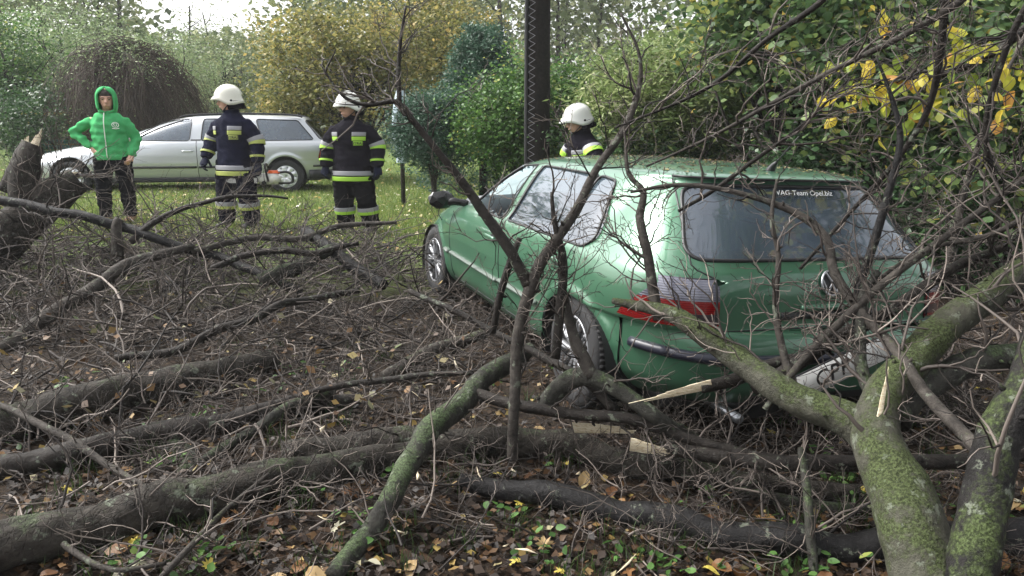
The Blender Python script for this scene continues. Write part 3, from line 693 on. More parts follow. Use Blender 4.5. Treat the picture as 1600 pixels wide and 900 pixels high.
    b = MB(); q = [car.side(np.array([[x, .33]]), 1, .004)[0] for x in np.linspace(-.42, -.70, 6)]+[car.back(np.array([[y, .33]]), .004)[0] for y in np.linspace(.7, -.7, 12)]+[car.side(np.array([[x, .33]]), -1, .004)[0] for x in np.linspace(-.70, -.42, 6)]
    b.tube(smooth_curve(np.array(q), 40), .10, 10, True); b.build('bumper_skirt', M['black'], bp)
    for sg in (1, -1):
        b = MB(); b.tube(smooth_curve([(1.9, sg*.60, 1.42), (1.7, sg*.60, 1.47), (.8, sg*.60, 1.50), (-.1, sg*.58, 1.48), (-.33, sg*.56, 1.43)], 20), .018, 6); b.build('roof_rail', M['interior'], root)
        b = MB(); m0 = car.side(np.array([[2.75, 1.0]]), sg)[0]; b.tube(smooth_curve([m0, m0+(-.0, sg*.08, .02), m0+(.0, sg*.2, .04)], 6), [.03, .06, .085, .09, .08, .04], 10, flat=.8); b.build('mirror', P, root)
    for x, z, d, sg in ((1.74, .80, doors[0], 1), (.56, .80, doors[1], 1)):
        c = car.side(dense([(x-.10, z), (x+.10, z)], .03, False), sg, .02); b = MB(); b.tube(c, .014, 8); b.build('handle', P, d)
    for x in (0, 3.80):
        for sg in (1, -1):
            wheel(root, (x, sg*.76*sc[1], .30), .325, .19, sg, 'cover')
            b = MB(); th = np.linspace(-.3, math.pi+.3, 20); V = np.array([[[x+.378*math.cos(t), sg*yy, .31+.392*math.sin(t)] for t in th] for yy in (.88, .5)]); i = np.arange(19)
            b.add(V, None, np.stack([i, i+1, i+21, i+20], -1)); b.add(np.vstack([V[1], [[x, sg*.5, .25]]]), [[k, k+1, 20] for k in range(19)]); b.build('wheel_arch_liner', M['black'], root)
    for y in (.38, -.38): seat(root, 1.9, y, np.array((1, 1, 1.05))); seat(root, .9, y, np.array((1, 1, 1.05)))
    b = MB(); b.tube(smooth_curve([(2.75, .66, .9), (2.75, 0, .93), (2.75, -.66, .9)], 10), .16, 10); b.build('dashboard', M['dash'], root)
    return root
wagon = build_wagon()

# ------------------------------------------------------------------ people
def cloth(name, col, rough=.9, bump=.45, scale=60, spec=.08):
    m = mat(name, col, rough, 0, spec); n = NT(m)
    f = n.noise(6, 4, .6); n.l(n.mix(f, tuple(c*.75 for c in col), tuple(min(1, c*1.25) for c in col)), n.p.inputs['Base Color'])
    n.bump(n.math('ADD', n.noise(scale, 3), n.math('MULTIPLY', n.noise(9, 3, .5, None, .8), 2.5)), bump, .01); return m
M['navy'] = cloth('navy turnout cloth', (.008, .009, .021)); M['black_navy'] = cloth('black turnout cloth', (.008, .007, .011))
M['trouser'] = cloth('dark trousers', (.006, .006, .012)); M['black_trouser'] = cloth('black trousers', (.005, .0045, .006))
M['hoodie'] = cloth('green hoodie', (.065, .34, .125), .9, .35); M['sweat'] = cloth('black sweatpants', (.004, .004, .006))
M['skin'] = mat('skin', (.52, .30, .22), .5); M['hair'] = mat('dark hair', (.018, .012, .009), .6)
M['glove'] = cloth('dark glove', (.011, .013, .026), .7); M['boot'] = mat('black boot', (.012, .011, .011), .45); M['shoe'] = mat('brown leather shoe', (.22, .115, .055), .6)
M['silver_band'] = mat('silver reflective band', (.24, .24, .26), .5); M['lime_band'] = mat('fluorescent lime band', (.28, .50, .04), .6); M['yellow_band'] = mat('dull yellow band', (.33, .37, .09), .6)
M['helmet'] = mat('white helmet', (.64, .64, .60), .3, 0, .5, .4); M['helmet_cream'] = mat('cream helmet', (.62, .61, .53), .35, 0, .5, .3); M['zip'] = mat('pale zip', (.62, .66, .60), .5)

def loft(b, pts, closed=True, S=18, off=0., a0=0., a1=2*math.pi, n=None):
    """pts rows: (x, y, z, rx, ry): an elliptical sleeve round a chain of joints"""
    p = np.asarray(pts, float); n = n or max(8, 5*len(p)); q = smooth_curve(p, n); C = q[:, :3]; rx = np.maximum(q[:, 3], .004)+off; ry = np.maximum(q[:, 4], .004)+off
    t = nrm(np.gradient(C, axis=0)); ex = np.array([1., 0, 0]); e1 = ex-(t@ex)[:, None]*t
    if np.abs(t[:, 0]).max() > .85: e1 = np.array([0, 1., 0])-(t@np.array([0, 1., 0]))[:, None]*t
    e1 = nrm(e1); e2 = np.cross(t, e1); full = a1-a0 > 6.28
    th = np.linspace(a0, a1, S+(0 if full else 1), endpoint=not full); m = len(th)
    V = C[:, None]+rx[:, None, None]*np.cos(th)[None, :, None]*e1[:, None]+ry[:, None, None]*np.sin(th)[None, :, None]*e2[:, None]
    i = np.arange(n-1)[:, None]*m; j = np.arange(m if full else m-1)[None]; jn = (j+1) % m
    F4 = np.stack([i+j, i+jn, i+m+jn, i+m+j], -1).reshape(-1, 4); V = V.reshape(-1, 3); F3 = None
    if closed and full:
        V = np.vstack([V, C[0]-t[0]*min(rx[0], ry[0])*.5, C[-1]+t[-1]*min(rx[-1], ry[-1])*.5]); k = n*m; jj = np.arange(m); jm = (jj+1) % m
        F3 = np.vstack([np.stack([jm, jj, np.full(m, k)], -1), np.stack([(n-1)*m+jj, (n-1)*m+jm, np.full(m, k+1)], -1)])
    b.add(V, F3, F4); return b
def fused(b, name, m, parent, voxel=.016, smooth=4, wrinkle=0., seed=0):
    """one continuous skin round all the sleeves"""
    o = b.build(name+'_source', m)
    r = o.modifiers.new('r', 'REMESH'); r.mode = 'VOXEL'; r.voxel_size = voxel
    if smooth: s_ = o.modifiers.new('s', 'SMOOTH'); s_.iterations = smooth; s_.factor = .5
    me = bpy.data.meshes.new_from_object(o.evaluated_get(bpy.context.evaluated_depsgraph_get())); bpy.data.objects.remove(o)
    me.name = name; N = len(me.vertices); V = np.zeros(N*3, np.float32); me.vertices.foreach_get('co', V); V = V.reshape(-1, 3)
    if wrinkle:
        Nn = np.zeros(N*3, np.float32); me.vertices.foreach_get('normal', Nn); Nn = Nn.reshape(-1, 3); rg = np.random.default_rng(seed); h = np.zeros(N)
        for k in range(14):
            w = rg.normal(size=3)*[26, 26, 42]; h += np.sin(V@w+rg.uniform(0, 6.28)+1.5*np.sin(V@(rg.normal(size=3)*14)))*rg.uniform(.4, 1)
        V = V+Nn*(wrinkle*h/4)[:, None]; me.vertices.foreach_set('co', V.astype(np.float32).ravel())
    me.polygons.foreach_set('use_smooth', np.ones(len(me.polygons), bool)); me.materials.clear(); me.materials.append(m); me.update()
    o = bpy.data.objects.new(name, me); COL.objects.link(o); o.parent = parent; return o
def rotz(p, a, c=(0, 0)):
    p = np.array(p, float); x, y = p[..., 0]-c[0], p[..., 1]-c[1]; p[..., 0] = c[0]+x*math.cos(a)-y*math.sin(a); p[..., 1] = c[1]+x*math.sin(a)+y*math.cos(a); return p
def add_head(b, yaw, tilt=0., hc=(0, -.01, 1.66)):
    """head with jaw, nose, brow and ears; faces -y before turning by yaw"""
    t = MB()
    loft(t, [(0, -.030, 1.545, .030, .035), (0, -.032, 1.575, .050, .062), (0, -.02, 1.62, .064, .084), (0, -.006, 1.67, .073, .096), (0, 0, 1.73, .074, .096), (0, .004, 1.775, .060, .080), (0, .004, 1.80, .030, .042)], n=30)
    loft(t, [(0, -.095, 1.690, .009, .010), (0, -.112, 1.660, .013, .014), (0, -.122, 1.640, .017, .015), (0, -.105, 1.628, .014, .012)], n=12)
    loft(t, [(-.028, -.098, 1.598, .006, .008), (0, -.108, 1.600, .009, .011), (.028, -.098, 1.598, .006, .008)], n=10)
    loft(t, [(-.045, -.080, 1.695, .012, .012), (0, -.095, 1.700, .012, .013), (.045, -.080, 1.695, .012, .012)], n=10)
    for s in (1, -1): loft(t, [(s*.074, .01, 1.625, .008, .014), (s*.082, .014, 1.655, .010, .022), (s*.080, .016, 1.69, .007, .016)], n=10)
    for k in range(len(t.V)): t.V[k] = head_tf(t.V[k], yaw, tilt, hc)
    off = b.n; b.V += t.V; b.A += t.A
    for q in (3, 4): b.F[q] += [f+off for f in t.F[q]]; b.M[q] += t.M[q]
    b.n += t.n
def head_tf(V, yaw, tilt, hc):
    V = np.array(V, float); c = np.array([0, .02, 1.56]); V = V-c
    y, z = V[..., 1].copy(), V[..., 2].copy(); V[..., 1] = y*math.cos(tilt)-z*math.sin(tilt); V[..., 2] = y*math.sin(tilt)+z*math.cos(tilt)
    return rotz(V, yaw)+c
def eyes(root, yaw, tilt):
    for s in (1, -1):
        b = MB(); th = np.linspace(0, 2*math.pi, 12); V = np.stack([s*.031+.014*np.cos(th), np.full(12, -.094), 1.675+.007*np.sin(th)], -1)
        V = np.vstack([V, [[s*.031, -.101, 1.675]]]); b.add(head_tf(V, yaw, tilt, None), [[i, (i+1) % 12, 12] for i in range(12)]); b.build('eye', M['hair'], root)
def hand_parts(b, w, d, palm_n, s, curl=.5, sc=1.):
    """palm and five bent fingers; w wrist, d pointing direction, palm_n palm normal"""
    w = np.array(w, float); d = nrm(np.array(d, float)); pn = np.array(palm_n, float); pn = nrm(pn-(pn@d)*d); sd = np.cross(d, pn)*s
    def P(a, c, e, r1, r2=None): return (*(w+sc*(d*a+sd*c+pn*e)), r1*sc, (r2 or r1)*sc)
    loft(b, [P(-.01, 0, 0, .028), P(.03, 0, 0, .036, .022), P(.07, 0, 0, .042, .020), P(.095, 0, 0, .038, .016)], n=12)
    for k, (c, L) in enumerate(((.030, .070), (.010, .080), (-.011, .074), (-.031, .056))):
        a = .09; e = 0; pts = []; ang = .15+.1*k
        for q in range(4):
            pts.append(P(a, c*(1+.05*q), e, .0115-.001*q)); a += L/3*math.cos(ang); e += L/3*math.sin(ang); ang += curl
        loft(b, pts, n=12, S=10)
    loft(b, [P(.02, .03, .005, .014), P(.045, .055, .015, .013), P(.07, .066, .030, .012), P(.09, .062, .045, .010)], n=12, S=10)
ARM_D = dict(L=[(.165, .005, 1.405), (.275, .02, 1.16), (.29, -.05, .90)], R=[(-.165, .005, 1.405), (-.275, .02, 1.16), (-.29, -.05, .90)])
LEG_D = dict(L=[(.10, 0, .90), (.135, -.015, .50), (.15, .03, .09)], R=[(-.10, 0, .90), (-.125, -.015, .50), (-.14, .02, .09)])
def limb(J, r, bend=None):
    """rows through shoulder-elbow-wrist with radii r (5 of them)"""
    J = np.array(J, float); a, b_, c = J; pts = [a, a*.5+b_*.5, b_, b_*.5+c*.5, c]
    return [(*p, q if np.isscalar(q) else q[0], q if np.isscalar(q) else q[1]) for p, q in zip(pts, r)]
def along(J, f):
    J = np.array(J, float); a, b_, c = J
    return a+(b_-a)*f*2 if f < .5 else b_+(c-b_)*(f-.5)*2
def body_mesh(root, arms, legs, yaw, tilt, m, bare=True):
    b = MB()
    loft(b, [(0, .01, .84, .13, .10), (0, .01, .94, .165, .115), (0, 0, 1.06, .150, .10), (0, 0, 1.20, .160, .108), (0, .005, 1.34, .178, .112), (0, .012, 1.44, .150, .085), (0, .015, 1.50, .070, .062)], n=30)
    loft(b, [(0, .02, 1.45, .062, .062), (0, .012, 1.52, .055, .058), tuple(head_tf((0, 0, 1.60), yaw*.6, tilt, None))+(.052, .056)], n=10)
    add_head(b, yaw, tilt)
    for s in 'LR':
        loft(b, limb(arms[s], [.040, .045, .038, .034, .026])); loft(b, limb(legs[s], [.088, .076, .055, .052, .037]))
        a = np.array(legs[s][2]); loft(b, [(*(a+(0, .03, -.03)), .035, .03), (*(a+(0, -.06, -.045)), .040, .028), (*(a+(.005, -.15, -.06)), .038, .020)])
        w = np.array(arms[s][2]); dn = nrm(w-np.array(arms[s][1]))
        if bare: hand_parts(b, w, dn, (-1 if s == 'L' else 1, 0, 0), 1 if s == 'L' else -1)
    return fused(b, 'body', m, root, .010, 2)
def helmet(root, yaw, tilt, m, visor=True):
    N, K = 40, 14; V = np.zeros((K, N, 3)); th = np.linspace(0, 2*math.pi, N, endpoint=False)
    fr = np.clip(-np.cos(th), -1, 1)     # +1 at the front (-y)
    for k in range(K):
        f = k/(K-1); ph = f*1.62; rr = math.sin(min(ph, 1.57)); zz = math.cos(ph)
        flare = .030*max(0, f-.84)/.16
        low = .022*sst(.3, .9, fr)-.062*(1-sst(.1, .75, np.abs(fr+.15)))-.040*sst(.2, .9, -fr)
        V[k, :, 0] = (.132*rr**.85+flare*.5)*np.sin(th); V[k, :, 1] = -(.160*rr**.85+flare*(.8+1.1*np.maximum(fr, 0)))*(-np.cos(th))*1.0
        V[k, :, 2] = 1.69+.195*np.sign(zz)*abs(zz)**.9+low*sst(.5, 1, f)-.008*sst(.8, 1, f)
    V = (V-[0, 0, 1.70])*[.87, .87, .90]+[0, 0, 1.70]
    b = MB(); i = np.arange(K-1)[:, None]*N; j = np.arange(N)[None]; jn = (j+1) % N
    b.add(head_tf(V, yaw, tilt, None), None, np.stack([i+j, i+N+j, i+N+jn, i+jn], -1)); h = b.build('helmet', m, root)
    sol = h.modifiers.new('t', 'SOLIDIFY'); sol.thickness = .008
    b = MB(); p = [(0, -.136, 1.755), (0, -.10, 1.815), (0, -.03, 1.865), (0, .05, 1.86), (0, .105, 1.815), (0, .136, 1.745)]
    b.tube(head_tf(smooth_curve(p, 20), yaw, tilt, None), .012, 8, flat=1.6); b.build('helmet_ridge', m, h)
    for s in (1, -1):
        b = MB(); b.tube(head_tf(np.array([(s*.112, .03, 1.675), (s*.126, .03, 1.675)]), yaw, tilt, None), .013, 12); b.build('helmet_stud', M['black'], h)
        b = MB(); b.tube(head_tf(smooth_curve([(s*.105, .02, 1.66), (s*.085, -.03, 1.60), (s*.03, -.075, 1.545), (0, -.08, 1.54)], 12), yaw, tilt, None), .009, 6, flat=.5); b.build('chin_strap', M['black'], h)
    # cloth neck guard
    a = np.linspace(-1.75, 1.75, 22); V = []
    for k, (r1, r2, z) in enumerate(((.118, .142, 1.67), (.118, .145, 1.62), (.125, .158, 1.565))): V.append(np.stack([r1*np.sin(a), r2*np.cos(a)+.01, np.full(22, z)], -1))
    b = MB(); i = np.arange(2)[:, None]*22; j = np.arange(21)[None]; b.add(head_tf(np.array(V), yaw, tilt, None), None, np.stack([i+j, i+22+j, i+23+j, i+j+1], -1)); o = b.build('neck_guard', M['black_navy'], h); sol = o.modifiers.new('t', 'SOLIDIFY'); sol.thickness = .006
    return h
def band_set(parent, rows, spans, off, mats, a0=0., a1=2*math.pi, S=28):
    """rows: the sleeve's own chain; spans: fractions along it"""
    p = np.asarray(rows, float); q = smooth_curve(p, 120)
    for (f0, f1), m in zip(spans, mats):
        seg = q[int(f0*119):max(int(f1*119)+1, int(f0*119)+4)]
        b = MB(); loft(b, seg[np.linspace(0, len(seg)-1, 4).astype(int)], False, S, off, a0, a1, 8); o = b.build('reflective_band', m, parent); sol = o.modifiers.new('t', 'SOLIDIFY'); sol.thickness = .004
def firefighter(label, loc, rz, yaw, tilt, coat, trou, hm, lime, arms=None, legs=None, scale=(1.24, 1.1, 1.0), seed=1, knee=True, lean=0., sb=(.40, .50, .58)):
    arms = arms or ARM_D; legs = legs or LEG_D
    root = thing('person', label, 'person', loc, rz, None, scale); root.rotation_euler = (lean, 0, rz)
    body_mesh(root, arms, legs, yaw, tilt, M['skin'], False); eyes(root, yaw, tilt)
    torso = [(0, .0, .695, .225, .170), (0, 0, .80, .222, .170), (0, 0, .95, .205, .158), (0, 0, 1.10, .198, .150), (0, 0, 1.25, .208, .155), (0, .005, 1.38, .212, .145), (0, .012, 1.455, .150, .115), (0, .015, 1.50, .098, .092)]
    b = MB(); loft(b, torso, n=40); sl = {}
    for s in 'LR':
        sl[s] = limb(arms[s], [.070, .086, .079, .074, .064]); loft(b, sl[s], n=30)
    loft(b, [(0, .015, 1.46, .090, .088), (0, .010, 1.56, .086, .086)], n=8)
    jk = fused(b, 'jacket', coat, root, .014, 3, .009, seed)
    b = MB(); lg = {}
    loft(b, [(0, .01, .74, .15, .12), (0, .01, .90, .17, .13), (0, 0, 1.02, .16, .12)], n=12)
    for s in 'LR':
        lg[s] = limb(legs[s], [.128, .122, .110, .104, .092]); loft(b, lg[s], n=30)
    tr = fused(b, 'trousers', trou, root, .014, 4, .007, seed+3)
    for s in 'LR':
        a = np.array(legs[s][2]); b = MB()
        loft(b, [(*(a+(0, .03, .10)), .058, .062), (*(a+(0, .03, .0)), .055, .066), (*(a+(0, .01, -.045)), .056, .085)], n=10); loft(b, [(*(a+(0, .06, -.05)), .050, .035), (*(a+(0, -.06, -.045)), .058, .042), (*(a+(.005, -.17, -.058)), .052, .030)], n=10)
        fused(b, 'boot', M['boot'], root, .012, 3)
        w = np.array(arms[s][2]); dn = nrm(w-np.array(arms[s][1])); b = MB(); hand_parts(b, w, dn, (-1 if s == 'L' else 1, 0, 0), 1 if s == 'L' else -1, .55, 1.22); fused(b, 'glove', M['glove'], root, .007, 2)
        band_set(jk, sl[s], [sb[:2], sb[1:]], .012, [M['silver_band'], lime]); band_set(jk, sl[s], [(.84, .89)], .012, [lime])
        if knee: band_set(tr, lg[s], [(.68, .74), (.74, .79)], .014, [M['silver_band'], lime])
    L = 1.50-.695
    band_set(jk, torso, [(.115, .19), (.02, .10)], .012, [M['silver_band'], lime])
    # chest pockets: silver over lime, name flap with lettering on the wearer's left
    for a0, a1 in ((-1.36, -.62), (-2.60, -2.12)):
        band_set(jk, torso, [(.74, .80), (.68, .735)], .014, [M['silver_band'], lime], a0, a1, 12)
    band_set(jk, torso, [(.60, .665)], .018, [lime], -1.30, -.80, 10)
    a = -1.05; q = smooth_curve(np.array(torso), 120)[int(.633*119)]; n_ = Vector((math.cos(a)*.155, math.sin(a)*.205, 0)).normalized(); p = Vector((math.cos(a)*(q[3]+.027), math.sin(a)*(q[4]+.027), q[2])); up = Vector((0, 0, 1)); rt = up.cross(n_)
    text_mesh('chest_lettering', 'STRAŻ', .042, M['black'], jk, Matrix(((rt.x, up.x, n_.x, p.x), (rt.y, up.y, n_.y, p.y), (rt.z, up.z, n_.z, p.z), (0, 0, 0, 1))), 0, 1, .001)
    helmet(root, yaw, tilt, hm)
    return root
def at_px(u, v, d):
    p = W(u, v, d); return (p[0], p[1], p[2])
def stand(u, vfoot, d): 
    p = W(u, vfoot, d); z = float(gz(p[0], p[1])); return (p[0], p[1], z)
# firefighter with empty hands, face turned to the wagon side
firefighter('firefighter in black suit with bright lime bands standing empty-handed on the lawn', stand(556, 357, 10.4), -.12, -.55, .10, M['black_navy'], M['black_trouser'], M['helmet'], M['lime_band'], seed=3,
            legs=dict(L=[(.10, 0, .90), (.13, -.015, .50), (.17, .03, .09)], R=[(-.10, 0, .90), (-.115, -.015, .50), (-.11, .02, .09)]))
# firefighter carrying the chainsaw at his side
ffA = dict(L=[(.165, .005, 1.405), (.28, .03, 1.15), (.31, -.02, .88)], R=[(-.165, .005, 1.405), (-.275, .0, 1.17), (-.29, -.12, .94)])
firefighter('firefighter in navy suit with dull yellow bands carrying a chainsaw', stand(375, 352, 10.3), -.35, -1.0, .06, M['navy'], M['trouser'], M['helmet_cream'], M['yellow_band'], ffA, seed=8,
            legs=dict(L=[(.10, 0, .90), (.14, -.02, .50), (.15, .03, .09)], R=[(-.10, 0, .90), (-.13, -.03, .50), (-.15, -.02, .09)]))
# firefighter leaning over on the far side of the hatchback
p = W(890, 330, 9.35)
firefighter('firefighter bending his head behind the green hatchback', (p[0]+.42, p[1]+.22, float(gz(p[0], p[1]))), -1.15, -.15, .02, M['black_navy'], M['black_trouser'], M['helmet'], M['lime_band'],
            dict(L=[(.165, .005, 1.405), (.33, -.06, 1.22), (.26, -.26, 1.10)], R=[(-.165, .005, 1.405), (-.30, -.06, 1.18), (-.26, -.24, 1.02)]), seed=12, lean=.22, scale=(1.2, 1.25, .985), sb=(.14, .24, .36))

def build_hoodie_man():
    loc = stand(186, 340, 10.5)
    root = thing('person', 'man in green hooded sweatshirt with one hand on his hip', 'person', loc, .10, None, (1.20, 1.08, .99))
    yaw, tilt = .28, .12
    arms = dict(L=[(.165, .005, 1.405), (.27, .05, 1.15), (.235, -.07, .93)], R=[(-.165, .005, 1.405), (-.40, .06, 1.23), (-.20, -.03, 1.03)])
    legs = dict(L=[(.10, 0, .90), (.13, -.02, .50), (.13, .02, .09)], R=[(-.10, 0, .90), (-.12, -.02, .50), (-.14, .0, .09)])
    body_mesh(root, arms, legs, yaw, tilt, M['skin']); eyes(root, yaw, tilt)
    b = MB(); torso = [(0, 0, .875, .178, .135), (0, 0, .93, .192, .142), (0, 0, 1.06, .190, .138), (0, 0, 1.20, .192, .138), (0, .005, 1.34, .200, .135), (0, .012, 1.44, .165, .105), (0, .015, 1.50, .085, .080)]
    loft(b, torso, n=36)
    for s in 'LR': loft(b, limb(arms[s], [.054, .063, .057, .052, .045]), n=30)
    jk = fused(b, 'sweatshirt', M['hoodie'], root, .013, 3, .011, 4)
    # raised hood: a shell round the head, open at the face
    N, K = 26, 16; V = []
    for k in range(K):
        z = 1.50+.335*k/(K-1); f = k/(K-1); r1 = .106*max(.06, 1-abs((f-.42)/.60)**2.8)**.5; r2 = .130*max(.06, 1-abs((f-.42)/.60)**2.8)**.5; op = .92 if f > .12 else .15
        op = op*(1-.75*max(0, (f-.74)/.26)); a = np.linspace(math.pi+op, -math.pi-op+2*math.pi*0, 2) if False else np.linspace(-(math.pi-op), math.pi-op, N)
        V.append(np.stack([r1*np.sin(a), r2*np.cos(a)+.008, np.full(N, z)], -1))
    V = head_tf(np.array(V), yaw*.8, tilt, None); b = MB(); i = np.arange(K-1)[:, None]*N; j = np.arange(N-1)[None]
    b.add(V, None, np.stack([i+j, i+j+1, i+N+j+1, i+N+j], -1)); h = b.build('hood', M['hoodie'], jk); sol = h.modifiers.new('t', 'SOLIDIFY'); sol.thickness = .018; sol.offset = 0; h.modifiers.new('s', 'SUBSURF').levels = 1; h.modifiers['s'].render_levels = 1
    b = MB(); b.tube(np.vstack([V[2:, 0], V[::-1][:-2, -1]]), .013, 8); b.build('hood_rim', M['hoodie'], h)
    b = MB(); q = [(0, -.138, .89), (0, -.146, .95), (0, -.142, 1.06), (0, -.142, 1.2), (0, -.140, 1.34), (0, -.118, 1.43), (0, -.095, 1.49)]; b.tube(smooth_curve(q, 24)+np.array((0, -.008, 0)), .007, 6, flat=.8); b.build('zip', M['zip'], jk)
    b = MB(); loft(b, [(0, 0, .865, .182, .139), (0, 0, .925, .186, .142)], False, 30, .004, n=6); o = b.build('waistband', M['hoodie'], jk); sol = o.modifiers.new('t', 'SOLIDIFY'); sol.thickness = .012
    # pale round crest with a small shield on the wearer's left chest
    a = -.98; n_ = Vector((math.cos(a)*.14, math.sin(a)*.195, .05)).normalized(); p = Vector((math.cos(a)*.203, math.sin(a)*.150, 1.33)); up = Vector((0, 0, 1)); rt = up.cross(n_).normalized(); up = n_.cross(rt)
    b = MB(); th = np.linspace(0, 6.2832, 25)
    def E(x, y): return np.array(p+rt*x+up*y)
    b.tube([E(.034*math.cos(t), .034*math.sin(t)) for t in th], .0045, 6, False)
    b.tube([E(x, y) for x, y in ((-.015, .018), (.015, .018), (.013, -.006), (0, -.022), (-.013, -.006), (-.015, .018))], .0045, 6)
    b.tube([E(x, y) for x, y in ((-.036, -.046), (0, -.054), (.036, -.046))], .006, 6)
    b.build('crest', M['zip'], jk)
    b = MB(); loft(b, [(0, .01, .76, .14, .115), (0, .01, .88, .165, .125), (0, 0, .95, .158, .118)], n=12)
    for s in 'LR': loft(b, limb(legs[s], [.108, .100, .085, .080, .066]), n=30)
    fused(b, 'sweatpants', M['sweat'], root, .014, 4, .007, 9)
    for s in 'LR':
        a = np.array(legs[s][2]); b = MB(); loft(b, [(*(a+(0, .03, .05)), .048, .055), (*(a+(0, .01, -.04)), .050, .08)], n=8); loft(b, [(*(a+(0, .06, -.05)), .046, .034), (*(a+(0, -.06, -.045)), .052, .040), (*(a+(.005, -.16, -.058)), .048, .028)], n=10); fused(b, 'shoe', M['shoe'], root, .012, 3)
    # short dark fringe and stubble line under the hood
    b = MB(); a = np.linspace(-1.25, 1.25, 16); V = np.array([np.stack([.080*np.sin(a), -.100*np.cos(a)+.002, np.full(16, z)+.010*np.cos(3*a)*0], -1)*[s_, s_, 1] for z, s_ in ((1.722, 1.0), (1.75, 1.01), (1.785, .90), (1.81, .6))])
    i = np.arange(3)[:, None]*16; j = np.arange(15)[None]; b.add(head_tf(V, yaw, tilt, None), None, np.stack([i+j, i+j+1, i+17+j, i+16+j], -1)); b.build('hair', M['hair'], root)
    for s in (1, -1):
        b = MB(); b.tube(head_tf(smooth_curve([(s*.014, -.104, 1.697), (s*.034, -.100, 1.702), (s*.052, -.084, 1.694)], 8), yaw, tilt, None), .005, 5); b.build('eyebrow', M['hair'], root)
    return root
build_hoodie_man()

def build_chainsaw():
    p = W(418, 277, 10.15)
    root = thing('chainsaw', 'chainsaw with orange and white housing hanging from a firefighter glove', 'chainsaw', (p[0], p[1], p[2]), .12, None, (1.15, 1, 1))
    M['orange'] = mat('orange plastic', (.72, .13, .03), .4); M['pale_plastic'] = mat('pale plastic', (.62, .62, .56), .45); M['bar'] = mat('guide bar', (.55, .55, .53), .35, .7)
    import bmesh
    def rbox(nm, c, size, m, par, bev=.02, rot=0):
        me = bpy.data.meshes.new(nm); bm = bmesh.new(); bmesh.ops.create_cube(bm, size=1.)
        for v in bm.verts: v.co = Vector((v.co.x*size[0], v.co.y*size[1], v.co.z*size[2]))
        bmesh.ops.bevel(bm, geom=bm.edges[:], offset=bev, segments=3, affect='EDGES'); bm.to_mesh(me); bm.free(); me.materials.append(m)
        for f in me.polygons: f.use_smooth = True
        o = bpy.data.objects.new(nm, me); COL.objects.link(o); o.parent = par; o.location = c; o.rotation_euler = (0, rot, 0); return o
    hs_ = rbox('engine_housing', (.02, 0, -.02), (.26, .17, .14), M['pale_plastic'], root, .03)
    rbox('starter_cover', (.08, -.088, -.02), (.11, .03, .10), M['pale_plastic'], root, .012)
    rbox('top_cover', (.07, 0, .06), (.15, .11, .06), M['orange'], root, .025); rbox('fuel_cap', (-.05, -.09, -.05), (.05, .03, .05), M['black'], hs_, .01)
    b = MB(); b.tube(smooth_curve([(.02, .09, -.05), (.0, .10, .10), (-.01, .04, .17), (-.01, -.06, .17), (.0, -.10, .10), (.02, -.09, -.05)], 30), .013, 8); b.build('front_handle', M['black'], root)
    b = MB(); b.tube(smooth_curve([(.12, 0, .06), (.22, 0, .07), (.28, 0, .02), (.27, 0, -.07), (.12, 0, -.08)], 24), .017, 8); b.build('rear_handle', M['black'], root)
    b = MB(); prof = [(-.10, .035), (-.40, .030), (-.44, .018), (-.455, 0), (-.44, -.018), (-.40, -.030), (-.10, -.035)]
    V = [(x, y, z-.035) for y in (-.094, -.088) for x, z in prof]; k = len(prof); b.add(V, [[0, i, i+1] for i in range(1, k-1)]+[[k, k+i+1, k+i] for i in range(1, k-1)], [[i, k+i, k+(i+1) % k, (i+1) % k] for i in range(k)]); bar = b.build('guide_bar', M['bar'], root, False)
    b = MB(); b.tube([(x, -.091, z*1.12-.035) for x, z in dense(prof, .012)], .006, 5, False); b.build('chain', M['black'], bar)
    rbox('hand_guard', (-.13, 0, .10), (.02, .16, .10), M['black'], root, .008, .25)
    return root
build_chainsaw()

# ------------------------------------------------------------------ fallen limbs, twigs
RNG = np.random.default_rng(77)
def sprout(P, R, M_, length, r0, K=7, spread=(.5, 1.1), wig=.22, up=.0, t0=.15, rng=RNG):
    """M_ side shoots from the polylines P (N,K,3) with radii R"""
    N, Kp, _ = P.shape; L = np.linalg.norm(np.diff(P, axis=1), axis=2).sum(1); i = rng.choice(N, M_, p=L/L.sum()); t = rng.uniform(t0, 1, M_)**.9*(Kp-1)
    k = np.minimum(t.astype(int), Kp-2); f = (t-k)[:, None]; p = P[i, k]*(1-f)+P[i, k+1]*f; d = nrm(P[i, k+1]-P[i, k]); rp = R[i, k]
    v = rng.normal(size=(M_, 3)); v = nrm(v-(v*d).sum(1, keepdims=True)*d); a = rng.uniform(*spread, M_)[:, None]; d = nrm(np.cos(a)*d+np.sin(a)*v)
    ln = length*rng.uniform(.35, 1.25, M_)*(1.15-.5*(t/(Kp-1))); out = np.zeros((M_, K, 3)); out[:, 0] = p; z = rng.normal(size=(M_, 3)); z = nrm(z-(z*d).sum(1, keepdims=True)*d)
    for q in range(1, K):
        d = nrm(d+rng.normal(size=(M_, 3))*wig+z*(.22 if q % 2 else -.22)+np.array([0, 0, up])); out[:, q] = out[:, q-1]+d*(ln/(K-1))[:, None]
    zg = gz(out[..., 0], out[..., 1])+.006; out[..., 2] = np.maximum(out[..., 2], zg)
    r = np.minimum(r0*rng.uniform(.6, 1.3, M_), rp*.75)[:, None]*np.linspace(1, .38, K)[None]
    return out, np.maximum(r, .0011)
